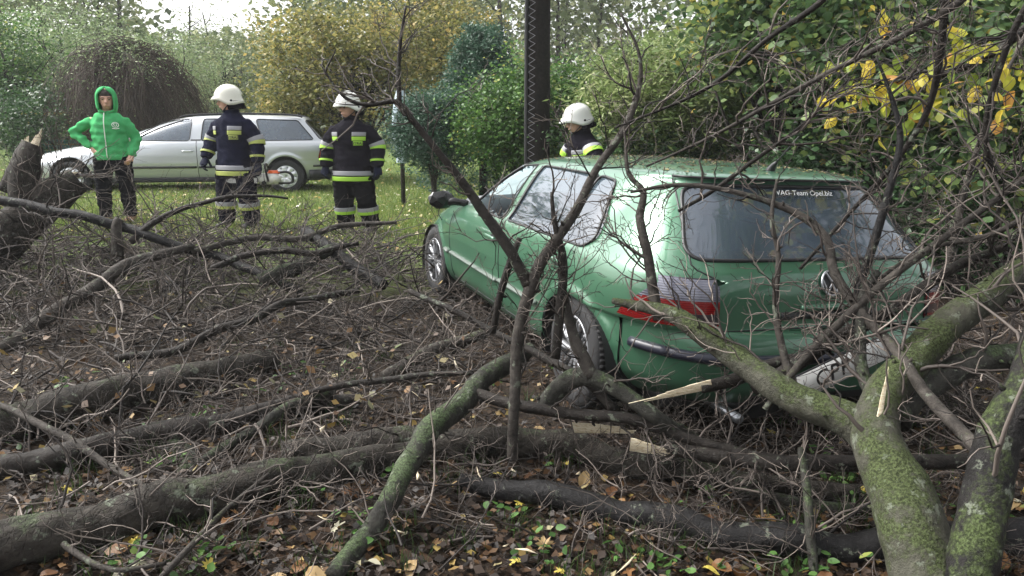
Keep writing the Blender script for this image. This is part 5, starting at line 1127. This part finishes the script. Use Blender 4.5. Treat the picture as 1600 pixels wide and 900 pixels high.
def blades(b, q, h, w, rg, lo, hi):
    N = len(q); z = gz(q[:, 0], q[:, 1]); base = np.column_stack([q, z-.005]); a = rg.uniform(0, 6.283, N); s = np.stack([np.cos(a), np.sin(a), np.zeros(N)], -1)*w; hh = (h*rg.uniform(.5, 1.4, N))[:, None]
    lean = rg.normal(0, .35, (N, 2)); mid = base+np.column_stack([lean*hh*.4, hh[:, 0]*.6]); tip = base+np.column_stack([lean*hh*1.2, hh[:, 0]])
    V = np.stack([base-s, base+s, mid+s*.7, mid-s*.7, tip], 1).reshape(-1, 3); i = np.arange(N)*5
    b.add(V, np.stack([i+3, i+2, i+4], -1), np.stack([i, i+1, i+2, i+3], -1), np.repeat(rg.uniform(lo, hi, N), 5))
b = MB(); q = scatter(90000, lawn_reg, rg); blades(b, q, .07, .006, rg, 0, 1); tag(b.build('grass', M['grass'], rnd=True), 'short green lawn grass under the men and the estate car', 'grass', kind='stuff')
b = MB(); c = scatter(130, near_reg, rg); q = np.repeat(c, 28, 0)+rg.normal(0, .05, (130*28, 2)); blades(b, q, .09, .0025, rg, 0, 1); tag(b.build('grass_tufts', M['soil_grass'], rnd=True), 'dark grass tufts among the fallen leaves before the logs', 'grass', kind='stuff')

# single large leaves that can be told apart, lying on the ground
def big_leaf(kind):
    V = [(0, 0, 0)]; 
    if kind == 'maple':
        for k in range(20):
            a = -math.pi/2+2*math.pi*(k+.5)/20; lobe = [0.35, .62, .40, .80, .46, .92, .50, 1.0, .52, 1.05][min(k, 19-k)] if True else 1
            V.append((lobe*.5*math.cos(a), lobe*.5*math.sin(a)+.05, .05*math.sin(3*a)))
    else:
        for k in range(14):
            a = 2*math.pi*k/14-math.pi/2; r = .40*(1+.28*math.sin(a))*(1+.04*(-1)**k); V.append((r*.82*math.cos(a), r*math.sin(a)*1.15+(.12 if k == 7 else 0), .06*math.cos(2*a)))
    V = np.array(V); n_ = len(V)-1; me = []
    b = MB(); b.add(V, [[0, i, i % n_+1] for i in range(1, n_+1)]); return b, V
leaf_meshes = []
for kd in ('maple', 'linden'):
    for k in range(6):
        b, V = big_leaf(kd); o = b.build('leaf', M['leaf_big'], rnd=True, smooth=False); at = o.data.attributes['rnd']; at.data.foreach_set('value', np.full(len(V), (k+.3)/6., np.float32)); leaf_meshes.append(o.data); bpy.data.objects.remove(o)
rl = random.Random(4)
for k in range(150):
    x = None
    v = 560+380*rl.random()**.8; u = rl.uniform(-20, 1640); d = G(u, v); p = W(u, v, d)
    me = leaf_meshes[rl.randrange(12)] if rl.random() < .6 else leaf_meshes[6+rl.randrange(6)]
    o = bpy.data.objects.new('leaf', me); COL.objects.link(o); o.parent = ground; s_ = rl.uniform(.05, .085)*(1.5 if rl.random() < .06 else 1); o.scale = (s_, s_, s_*rl.uniform(.8, 2)); o.location = (p[0], p[1], float(gz(p[0], p[1]))+.035); o.rotation_euler = (rl.gauss(0, .35), rl.gauss(0, .35), rl.uniform(0, 6.28))

# ------------------------------------------------------------------ trees and shrubs
M['f_yellow'] = leaf_mat('yellowing leaves', [(0, (.06, .07, .024)), (.4, (.17, .18, .055)), (.7, (.29, .26, .085)), (1, (.42, .31, .10))], .5, .45)
M['f_pale'] = leaf_mat('haze-toned pale green leaves', [(0, (0.085, 0.126, 0.059)), (0.5, (0.203, 0.288, 0.126)), (1, (0.371, 0.439, 0.22))])  # pale green leaves, with the greying of haze put into their colour
M['f_green'] = leaf_mat('fresh green leaves', [(0, (0.027, 0.061, 0.016)), (0.5, (0.074, 0.162, 0.038)), (0.9, (0.149, 0.257, 0.068)), (1, (0.351, 0.365, 0.095))])
M['f_dark'] = leaf_mat('dark green leaves', [(0, (0.015, 0.037, 0.015)), (0.6, (0.044, 0.094, 0.035)), (1, (0.088, 0.163, 0.056))], .35)
M['f_blue'] = leaf_mat('blue-green scale leaves', [(0, (.022, .052, .034)), (.6, (.055, .115, .072)), (1, (.105, .18, .12))])
M['f_willow'] = leaf_mat('narrow silvery green leaves', [(0, (.10, .15, .05)), (.5, (.21, .28, .10)), (.9, (.36, .40, .18)), (1, (.46, .45, .30))], .5, .45)
M['f_linden'] = leaf_mat('large green and yellow leaves', [(0, (.032, .06, .028)), (.45, (.075, .135, .05)), (.75, (.17, .23, .07)), (.93, (.34, .34, .09)), (1, (.42, .32, .08))], .5, .42)
M['f_bare'] = twig_mat('bare brown twigs', [(0, (.03, .022, .018)), (.6, (.085, .062, .048)), (1, (.17, .14, .105))])
M['f_far'] = leaf_mat('haze-toned far foliage', [(0, (0.09, 0.118, 0.064)), (0.5, (0.18, 0.226, 0.108)), (1, (0.324, 0.342, 0.162))])  # lightened and desaturated: haze painted into the leaf colour
M['f_far2'] = leaf_mat('haze-toned far olive foliage', [(0, (0.1, 0.104, 0.064)), (0.5, (0.216, 0.216, 0.108)), (1, (0.378, 0.324, 0.162))])  # olive leaves, paled in colour to stand for haze
def ellipsoid_points(N, rg, c, rad, shell=.45, noise=.35):
    d = nrm(rg.normal(size=(N, 3))); r = rg.random(N)**shell
    k = np.zeros(N)
    for _ in range(5): k += np.sin(d@(rg.normal(size=3)*3.2)+rg.uniform(0, 6.28))
    return np.array(c)+d*np.array(rad)*(r*(1+noise*k/5))[:, None]
def tree(name, label, base, crown, rad, n_cl, per, leaf, fm, seed, cat='tree', trunk_r=.12, bark='bark_grey', group=None, aspect=.7, cl_r=.28, n_limb=26, tilt=.9, droop=0., shell=.45, flat=.0, noise=.35, zmin=.1):
    rg = np.random.default_rng(seed); base = np.array(base, float); c = np.array(crown, float); root = thing(name, label, cat, tuple(base), 0, group)
    K = ellipsoid_points(n_cl, rg, c, rad, shell, noise); K[:, 2] = np.maximum(K[:, 2], gz(K[:, 0], K[:, 1])+zmin)
    tone = np.clip(rg.normal(.45, .2, n_cl), 0, 1)
    N = n_cl*per; i = np.repeat(np.arange(n_cl), per); off = rg.normal(size=(N, 3))*cl_r*rg.uniform(.5, 1.4, n_cl)[i][:, None]; off[:, 2] *= .75; off[:, 2] -= droop*np.abs(rg.normal(size=N))
    P = K[i]+off; P[:, 2] = np.maximum(P[:, 2], gz(P[:, 0], P[:, 1])+.04)
    b = MB(); leaf_cards(b, P-base, leaf, rg, np.clip(tone[i]+rg.normal(0, .18, N), 0, 1), tilt, aspect, .35, fm == 'f_linden')
    cr = b.build('crown', M[fm], root, rnd=True)
    b = MB(); top = c+np.array([0, 0, rad[2]*.35]); tp = smooth_curve([base-(0, 0, .05), base*.6+top*.4+rg.normal(size=3)*.05, top], 16)-base
    b.tube(tp, np.linspace(trunk_r, trunk_r*.25, 16), 12, bump=.06, rng=rg); tr = b.build('trunk', M[bark], root)
    for q in rg.choice(n_cl, min(n_limb, n_cl), replace=False):
        s = tp[int(rg.uniform(3, 12))]; e = K[q]-base; m = s*.5+e*.5+rg.normal(size=3)*.12*np.linalg.norm(e-s)+np.array([0, 0, .1])
        b = MB(); b.tube(smooth_curve([s, m, e], 9), np.linspace(trunk_r*.38, .006, 9), 6); b.build('limb', M[bark], tr)
    return root
def T(name, label, u, v, d, rx, ry, *a, depth=None, **k):
    """crown centre at photo pixel (u, v), half sizes in px at depth d"""
    c = W(u, v, d); g = float(gz(c[0], c[1])); rad = (rx*d/F, (depth or .8*rx*d/F), ry*d/F)
    return tree(name, label, (c[0], c[1], g), c, rad, *a, **k)
# behind the estate car
T('garden_tree', 'broad yellow-leaved tree standing behind the two firefighters', 560, 95, 19, 165, 105, 330, 60, .10, 'f_yellow', 401, trunk_r=.14, cl_r=.30, n_limb=60, bark='bark_dark')
T('garden_tree', 'smaller yellow-olive tree touching the blue-green conifer', 690, 60, 21, 90, 85, 150, 60, .10, 'f_yellow', 402, trunk_r=.1, cl_r=.32, n_limb=30, bark='bark_dark')
T('garden_shrub', 'low olive shrub behind the estate car tailgate', 470, 175, 19, 90, 50, 110, 60, .09, 'f_yellow', 403, cat='shrub', trunk_r=.05, cl_r=.25, n_limb=20, bark='bark_dark')
T('garden_tree', 'haze-greyed pale green tree rising behind the dark weeping bush', 245, 115, 25, 110, 75, 190, 60, .09, 'f_pale', 404, trunk_r=.12, cl_r=.35, n_limb=24, aspect=.35)
T('garden_tree', 'tall pale green tree at the garden edge beside the weeping bush', 95, 85, 27, 120, 90, 200, 60, .10, 'f_pale', 405, trunk_r=.14, cl_r=.4, n_limb=24, aspect=.5)
T('garden_tree', 'darker green tree at the garden edge behind the broken trunk', 10, 120, 24, 90, 110, 190, 60, .10, 'f_green', 406, trunk_r=.14, cl_r=.36, n_limb=24)
T('garden_tree', 'thin haze-greyed tree between the weeping bush and the yellow tree', 350, 120, 30, 70, 80, 110, 55, .10, 'f_far', 407, trunk_r=.12, cl_r=.45, n_limb=20)
T('garden_shrub', 'small dark green shrub under the garden edge trees', 40, 190, 19, 70, 50, 90, 60, .08, 'f_dark', 408, cat='shrub', trunk_r=.05, cl_r=.25, n_limb=12)
# conifer, shrubs behind the hatchback
def conifer(label, u, vtop, vbot, d, rx, seed):
    rg = np.random.default_rng(seed); c = W(u, vbot, d); g = float(gz(c[0], c[1])); top = W(u, vtop, d)[2]; H = top-g; root = thing('conifer', label, 'conifer', (c[0], c[1], g))
    n_cl = 760; f = rg.random(n_cl)**.75; a = rg.uniform(0, 6.283, n_cl); R = rx*d/F*(1-f)**.75*rg.uniform(.55, 1.12, n_cl)+.05; K = np.stack([R*np.cos(a), R*np.sin(a), H*f*.97+.1], -1)
    per = 46; i = np.repeat(np.arange(n_cl), per); out = nrm(np.stack([np.cos(a), np.sin(a), np.full(n_cl, .55)], -1)); s = rg.uniform(-.1, .28, len(i))
    P = K[i]+out[i]*s[:, None]+rg.normal(size=(len(i), 3))*.055*(1.15-s)[:, None]; b = MB(); leaf_cards(b, P, .068, rg, np.clip(rg.normal(.45, .18, n_cl)[i]+rg.normal(0, .15, len(i)), 0, 1), 1.2, .4, .2)
    b.build('crown', M['f_blue'], root, rnd=True); b = MB(); b.tube([(0, 0, -.05), (0, 0, H*.5), (0, 0, H*.95)], [.09, .06, .01], 10); b.build('trunk', M['bark_dark'], root); return root
conifer('tall blue-green conifer between the yellow tree and the dark pole', 755, 55, 262, 14.5, 105, 411)
T('conifer', 'low spreading blue-green conifer at the lawn edge', 676, 205, 13.2, 66, 60, 430, 80, .06, 'f_blue', 412, cat='conifer', trunk_r=.06, cl_r=.13, n_limb=14, aspect=.4, zmin=.05, shell=.55, noise=.2)
T('garden_shrub', 'dense bright green shrub beside the dark pole', 795, 192, 12.6, 80, 88, 280, 70, .065, 'f_green', 413, cat='shrub', trunk_r=.05, cl_r=.17, n_limb=24, zmin=.2)
T('garden_shrub', 'green shrub behind the head of the bending firefighter', 915, 185, 12.6, 85, 85, 260, 70, .06, 'f_green', 414, cat='shrub', trunk_r=.05, cl_r=.17, n_limb=24)
T('garden_shrub', 'feathery silver-green shrub arching behind the hatchback roof', 1050, 165, 10.6, 135, 88, 460, 75, .11, 'f_willow', 415, cat='shrub', trunk_r=.05, cl_r=.19, n_limb=30, aspect=.26, tilt=.8, shell=.4)
T('garden_shrub', 'dark low shrub under the feathery shrub', 1030, 235, 10.9, 150, 40, 150, 60, .06, 'f_dark', 416, cat='shrub', trunk_r=.04, cl_r=.17, n_limb=16)
# large-leaved trees on the far side of the hatchback
T('linden_tree', 'large-leaved green tree hanging over the feathery shrub', 1230, 40, 8.6, 140, 100, 330, 40, .085, 'f_linden', 421, trunk_r=.09, cl_r=.24, n_limb=40, aspect=.85, bark='bark_dark')
T('linden_tree', 'large-leaved tree with yellowing top beyond the rear window', 1420, 90, 7.6, 170, 150, 400, 40, .085, 'f_linden', 422, trunk_r=.10, cl_r=.25, n_limb=50, aspect=.85, bark='bark_dark')
T('linden_tree', 'large-leaved green tree leaning over the brown leaf litter', 1590, 170, 6.8, 120, 190, 290, 40, .082, 'f_linden', 423, trunk_r=.09, cl_r=.24, n_limb=40, aspect=.85, bark='bark_dark')
T('hedge_shrub', 'dark hedge shrub behind the far roof edge of the hatchback', 1330, 270, 8.4, 150, 90, 240, 50, .075, 'f_dark', 424, cat='shrub', trunk_r=.05, cl_r=.2, n_limb=30, bark='bark_dark')
T('hedge_shrub', 'dark hedge shrub beyond the far tail lamp', 1500, 330, 7.4, 140, 95, 230, 50, .075, 'f_dark', 425, cat='shrub', trunk_r=.05, cl_r=.2, n_limb=30, bark='bark_dark')
T('hedge_shrub', 'green hedge shrub at the end of the leaf litter', 1640, 330, 7.6, 110, 110, 180, 50, .08, 'f_green', 426, cat='shrub', trunk_r=.05, cl_r=.22, n_limb=24, bark='bark_dark')
T('hedge_shrub', 'shadowy hedge filling the gap under the large-leaved trees', 1330, 150, 10.5, 170, 120, 340, 60, .08, 'f_green', 427, cat='shrub', trunk_r=.06, cl_r=.26, n_limb=24, bark='bark_dark')
T('hedge_shrub', 'deep green hedge behind the leaning large-leaved tree', 1510, 170, 10.2, 190, 150, 380, 60, .09, 'f_green', 428, cat='shrub', trunk_r=.06, cl_r=.28, n_limb=24, bark='bark_dark')
# dark weeping bush behind the estate car
def weeping_bush():
    rg = np.random.default_rng(431); c = W(205, 195, 20.5); g = float(gz(c[0], c[1])); root = thing('weeping_bush', 'round dark brown weeping bush of bare hanging twigs behind the estate car', 'bush', (c[0], c[1], g))
    H = W(205, 92, 20.5)[2]-g; Rw = 98*20.5/F; N, K = 2600, 8; a = rg.uniform(0, 6.283, N); f = rg.random(N)**.55; P = np.zeros((N, K, 3)); wob = 1+.16*np.sin(3*a+1)+.1*np.sin(5*a)+.12*np.sin(11*a+2)*np.sin(2*a)+rg.normal(0, .09, N)
    fall = rg.uniform(.25, 1, N)
    for k in range(K):
        t = k/(K-1); r = Rw*wob*f*min(1, (t*1.7)**.8); zs = H*np.sqrt(np.maximum(.04, 1-(.93*f*min(1, (t*1.7)**.8))**2))*(.62+.38*wob); z = zs*(1-max(0, t-.5)/.5*fall)
        P[:, k] = np.stack([r*np.cos(a+.1*t*np.sin(9*a)), r*np.sin(a), z], -1)+rg.normal(size=(N, 3))*[.10, .10, .07]
    P[..., 2] = np.maximum(P[..., 2], .03); R = np.full((N, K), .006)*np.linspace(1.3, .5, K); b = MB(); b.twigs(P, R, 3, rg.uniform(0, .8, N))
    A, Ra = sprout(P+np.array([c[0], c[1], g]), R, 9000, .5, .004, 5, (.3, .9), .2, -.18, .1, rg); b.twigs(A-np.array([c[0], c[1], g]), Ra, 3, rg.uniform(0, 1, 9000))
    o = b.build('crown', M['f_bare'], root, rnd=True); b = MB(); i = rg.integers(0, N, 9000); k = np.minimum(rg.integers(1, K, 9000), rg.integers(1, K, 9000)); Q = P[i, k]+rg.normal(size=(9000, 3))*.14; Q = Q[(Q[:, 0] < rg.normal(.1, .7, 9000)) | (Q[:, 2] > H*.75)]; Q = np.vstack([Q, Q+rg.normal(size=Q.shape)*.12]); leaf_cards(b, Q, .07, rg, rg.random(len(Q)), 1., .4); b.build('foliage', M['f_pale'], root, rnd=True)
    b = MB(); b.tube([(0, 0, -.05), (.05, 0, H*.5), (0, 0, H*.85)], [.10, .08, .05], 10); b.build('trunk', M['bark_dark'], root)
weeping_bush()
M['tarred'] = bark_mat('tarred wood', (.004, .0035, .003), (.018, .014, .012)); M['wire'] = mat('grey wire', (.22, .22, .24), .5, .3); M['sheet'] = mat('pale plastic sheet', (.42, .50, .56), .35)
# dark pole / trunk with a coiled cable running up it
def pole():
    c = W(840, 232, 11.2); g = float(gz(c[0], c[1])); root = thing('dark_pole', 'tall black tarred pole with a zigzag wire running up its side', 'pole', (c[0], c[1], g)); rg = np.random.default_rng(5)
    b = MB(); z = np.linspace(-.1, 7, 40); b.tube(np.stack([.04*np.sin(z*.7)*0+.0*z, 0*z, z], -1), np.linspace(.185, .150, 40), 22, bump=.035, rng=rg); b.build('shaft', M['tarred'], root)
    b = MB(); zz = np.arange(.3, 6.2, .055); s = np.where(np.arange(len(zz)) % 2, 1, -1); an = -2.15+.0*zz; r = np.interp(zz, [0, 7], [.200, .168]); th = an+s*.30; b.tube(np.stack([r*np.cos(th), r*np.sin(th), zz], -1), .0065, 5); b.build('zigzag_wire', M['wire'], root)
    b = MB(); b.tube(np.stack([-.172+0*z[:20], -.10+0*z[:20], np.linspace(.1, 6.5, 20)], -1), .03, 8, bump=.1, rng=rg); b.build('cable_conduit', M['black'], root)

pole()
# post wrapped in pale plastic among the conifers
def wrapped_post():
    c = W(628, 235, 13.6); g = float(gz(c[0], c[1])); top = W(628, 142, 13.6)[2]-g; root = thing('wrapped_post', 'post wrapped in pale blue-grey plastic sheet beside the low conifer', 'post', (c[0], c[1], g)); rg = np.random.default_rng(8)
    b = MB(); b.tube([(0, 0, -.05), (0, 0, top*.5), (0, 0, top-.1)], .04, 10); b.build('post', M['bark_grey'], root)
    n_, S = 14, 20; V = []
    for k in range(n_):
        f = k/(n_-1); z = top*(1-.62*f); r = .06+.10*math.sin(math.pi*min(1, f*1.15))+.03*f; th = np.linspace(0, 2*math.pi, S, endpoint=False); rr = r*(1+.16*np.sin(3*th+f*4)+.10*np.sin(7*th-3*f)); V.append(np.stack([rr*np.cos(th), rr*np.sin(th)*.8, np.full(S, z)], -1))
    i = np.arange(n_-1)[:, None]*S; j = np.arange(S)[None]; jn = (j+1) % S; b = MB(); b.add(np.array(V), None, np.stack([i+j, i+S+j, i+S+jn, i+jn], -1)); b.build('plastic_sheet', M['sheet'], root)

wrapped_post()
# teal garden bench and a yellow rail far behind the broken trunk
def bench():
    c = W(108, 228, 19.5); g = float(gz(c[0], c[1])); root = thing('garden_bench', 'teal slatted garden bench behind the broken trunk', 'bench', (c[0], c[1], g), .1); M['teal'] = mat('teal paint', (.04, .20, .20), .6)
    for k in range(3):
        b = MB(); b.box((0, 0, .55+.14*k), (1.5, .03, .10)); b.build('back_slat', M['teal'], root, False); b = MB(); b.box((0, -.12-.14*k, .42), (1.5, .11, .03)); b.build('seat_slat', M['teal'], root, False)
    for x in (-.65, .65):
        for y, h in ((.03, .9), (-.45, .42)): b = MB(); b.box((x, y, h/2), (.06, .05, h)); b.build('leg', M['teal'], root, False)
bench()
def rail():
    c = W(75, 200, 20.5); g = float(gz(c[0], c[1])); root = thing('wooden_rail', 'yellow wooden rail on two posts behind the bench', 'rail', (c[0], c[1], g)); M['rail'] = mat('yellow timber', (.38, .26, .06), .7); h = W(75, 177, 20.5)[2]-g
    b = MB(); b.box((0, 0, h), (1.3, .06, .07)); b.build('bar', M['rail'], root, False)
    for x in (-.55, .55): b = MB(); b.box((x, .06, h/2), (.07, .06, h)); b.build('post', M['rail'], root, False)
rail()
# far wood: single trunks that can be told apart, then the mass behind
rg = np.random.default_rng(441)
for k, (u, d, r, vt) in enumerate([(180, 38, .13, -60), (205, 36, .20, -10), (314, 40, .10, 30), (150, 42, .12, -60), (338, 44, .09, 40), (505, 40, .14, -60), (610, 38, .12, -60), (690, 42, .11, -60), (792, 33, .16, -60), (868, 36, .15, -60), (885, 40, .10, -60), (935, 38, .12, -60), (85, 40, .12, -60), (30, 38, .14, -60)]):
    c = W(u, 200, d); g = float(gz(c[0], c[1])); top = W(u, vt, d)[2]; root = thing('wood_tree', 'slender bare-stemmed tree of the wood behind the garden', 'tree', (c[0], c[1], g), 0, 'trees of the wood behind the garden')
    b = MB(); p = smooth_curve([(0, 0, -.1), (rg.normal()*.15, 0, (top-g)*.5), (rg.normal()*.2, 0, top-g+.5)], 14); b.tube(p, np.linspace(r, r*.35, 14), 9, bump=.05, rng=rg); b.build('trunk', M['bark_grey'], root)
    n_ = 26; b = MB(); K = p[rg.integers(7, 14, n_)]+rg.normal(size=(n_, 3))*[.9, .9, .7]; i = np.repeat(np.arange(n_), 26); leaf_cards(b, K[i]+rg.normal(size=(n_*26, 3))*.35, .13, rg, rg.random(n_*26), 1., .5)
    A, Ra = sprout(p[None], np.full((1, 14), r*.4), 26, 1.5, .03, 6, (.6, 1.3), .2, .05, .3, rg); 
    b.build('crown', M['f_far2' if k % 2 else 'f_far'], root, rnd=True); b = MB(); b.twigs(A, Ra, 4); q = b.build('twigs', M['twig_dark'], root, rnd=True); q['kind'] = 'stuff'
b = MB(); rg = np.random.default_rng(442)
for k in range(1700):
    x = rg.uniform(-46, 50); y = rg.uniform(34, 54); u = 800+F*x/y
    top = 6.4 if 250 < u < 440 else (8 if 225 < u < 465 else 14)
    z0 = float(gz(x, y))
    if top < 10: top = CH+(190-(62 if top < 7 else 25))/F*y-z0-.3
    h = rg.uniform(.1, top-1.2); n_ = 90; s = rg.uniform(.7, 1.5)
    P = np.array([x, y, z0+h+.5])+rg.normal(size=(n_, 3))*[s, s, s*.8]; P[:, 2] = np.clip(P[:, 2], z0+.05, z0+top+rg.uniform(0, .5)); leaf_cards(b, P, .36, rg, np.clip(rg.normal(.45, .2)+rg.normal(0, .16, n_), 0, 1), 1.1, .7)
tag(b.build('forest', M['f_far'], rnd=True), 'haze-coloured mass of woodland foliage closing the garden', 'forest', kind='stuff')
# yellowing bough with large single leaves hanging in at the top
def yellow_bough():
    P, R = ctrl([(1720, -60, 3.6, 12), (1620, 30, 3.7, 9), (1540, 90, 3.8, 7), (1460, 120, 3.9, 5), (1390, 120, 4.0, 3)]); Q = smooth_curve(np.column_stack([P, R]), 30); root = thing('leafy_bough', 'bough with large bright yellow leaves hanging in front of the dark hedge', 'bough', tuple(Q[0, :3])); b0 = Q[0, :3]
    b = MB(); b.tube(Q[:, :3]-b0, Q[:, 3], 10, bump=.06); b.build('stem', M['bark_dark'], root); rg = np.random.default_rng(9)
    A, Ra = sprout(Q[None, :, :3], Q[None, :, 3], 16, .75, .006, 7, (.4, 1.1), .14, -.04, .05, rg); B, Rb = sprout(A, Ra, 30, .4, .003, 6, (.4, 1.0), .14, -.06, .05, rg)
    for q in range(len(A)): b = MB(); b.tube(A[q]-b0, Ra[q], 6); b.build('side_shoot', M['bark_dark'], root)
    for q in range(len(B)): b = MB(); b.tube(B[q]-b0, Rb[q], 5); b.build('side_shoot', M['bark_dark'], root)
    mats_ = leaf_mat('yellow bough leaves', [(0, (.20, .27, .04)), (.4, (.38, .38, .05)), (.8, (.52, .40, .05)), (1, (.42, .22, .05))], .4, .5); ms = []
    for k in range(6):
        bb, V = big_leaf('linden'); o = bb.build('leaf', mats_, rnd=True, smooth=False); o.data.attributes['rnd'].data.foreach_set('value', np.full(len(V), k/5., np.float32)); ms.append(o.data); bpy.data.objects.remove(o)
    pts = np.vstack([B.reshape(-1, 3), A[:, 2:].reshape(-1, 3)]); r2 = random.Random(3)
    for q in rg.choice(len(pts), 170, replace=False):
        o = bpy.data.objects.new('leaf', ms[r2.randrange(6)]); COL.objects.link(o); o.parent = root; s_ = r2.uniform(.06, .10); o.scale = (s_, s_, s_*1.5); p = pts[q]-b0; o.location = (p[0], p[1]-.01, p[2]-.05); o.rotation_euler = (r2.gauss(-1.9, .6), r2.gauss(0, .5), r2.uniform(-.9, .9))
yellow_bough()

# unseen large-leaved tree, added outside the frame for the rear window to mirror
tree('linden_tree', 'unseen large-leaved tree added off the leaf litter side for window reflections', (6.6, 3.4, float(gz(6.6, 3.4))), (6.4, 3.2, 6.6), (2.3, 2.6, 2.2), 240, 40, .14, 'f_linden', 461, trunk_r=.16, bark='bark_dark', cl_r=.35, n_limb=40, aspect=.85)
# low green weeds between the fallen leaves
rg = np.random.default_rng(471); b = MB(); c = scatter(80, near_reg, rg); c = c[c[:, 1] < 5.2]; i = np.repeat(np.arange(len(c)), 9); q = c[i]+rg.normal(0, .05, (len(i), 2)); P = np.column_stack([q, gz(q[:, 0], q[:, 1])+rg.uniform(.02, .07, len(i))])
leaf_cards(b, P, .042, rg, np.clip(rg.normal(.40, .22, len(i)), 0, 1), .6, .6, .4, True); tag(b.build('weeds', M['f_green'], rnd=True), 'small green weeds growing through the fallen leaves', 'weeds', kind='stuff')
# pale chips and strips of torn bark and wood on the heap
rg = np.random.default_rng(481); b = MB(); q = scatter(45, near_reg, rg); a = rg.uniform(0, 6.283, 45)
for k in range(45):
    c = np.array([q[k, 0], q[k, 1], float(gz(q[k, 0], q[k, 1]))+rg.uniform(.02, .16)]); l = rg.uniform(.012, .05); d = np.array([math.cos(a[k]), math.sin(a[k]), rg.normal(0, .3)]); b.tube([c-d*l, c+rg.normal(size=3)*.004, c+d*l], np.array([.2, 1, .1])*rg.uniform(.004, .014), 4, flat=.4)
tag(b.build('wood_chips', M['wood']), 'pale chips of torn wood scattered over the heap', 'wood chips', kind='stuff')
# thin damp haze over the whole garden
b = MB(); b.box((0, 58, 8.4), (256, 216, 21.0)); hz = tag(b.build('haze', None, smooth=False), 'thin pale haze over the garden', 'haze', kind='stuff'); hz.data.materials.clear()
m = bpy.data.materials.new('haze'); m.use_nodes = True; m.node_tree.nodes.clear(); o_ = m.node_tree.nodes.new('ShaderNodeOutputMaterial'); v_ = m.node_tree.nodes.new('ShaderNodeVolumePrincipled'); v_.inputs['Color'].default_value = (.93, .95, .95, 1); v_.inputs['Density'].default_value = .001; m.node_tree.links.new(v_.outputs[0], o_.inputs['Volume']); hz.data.materials.append(m)
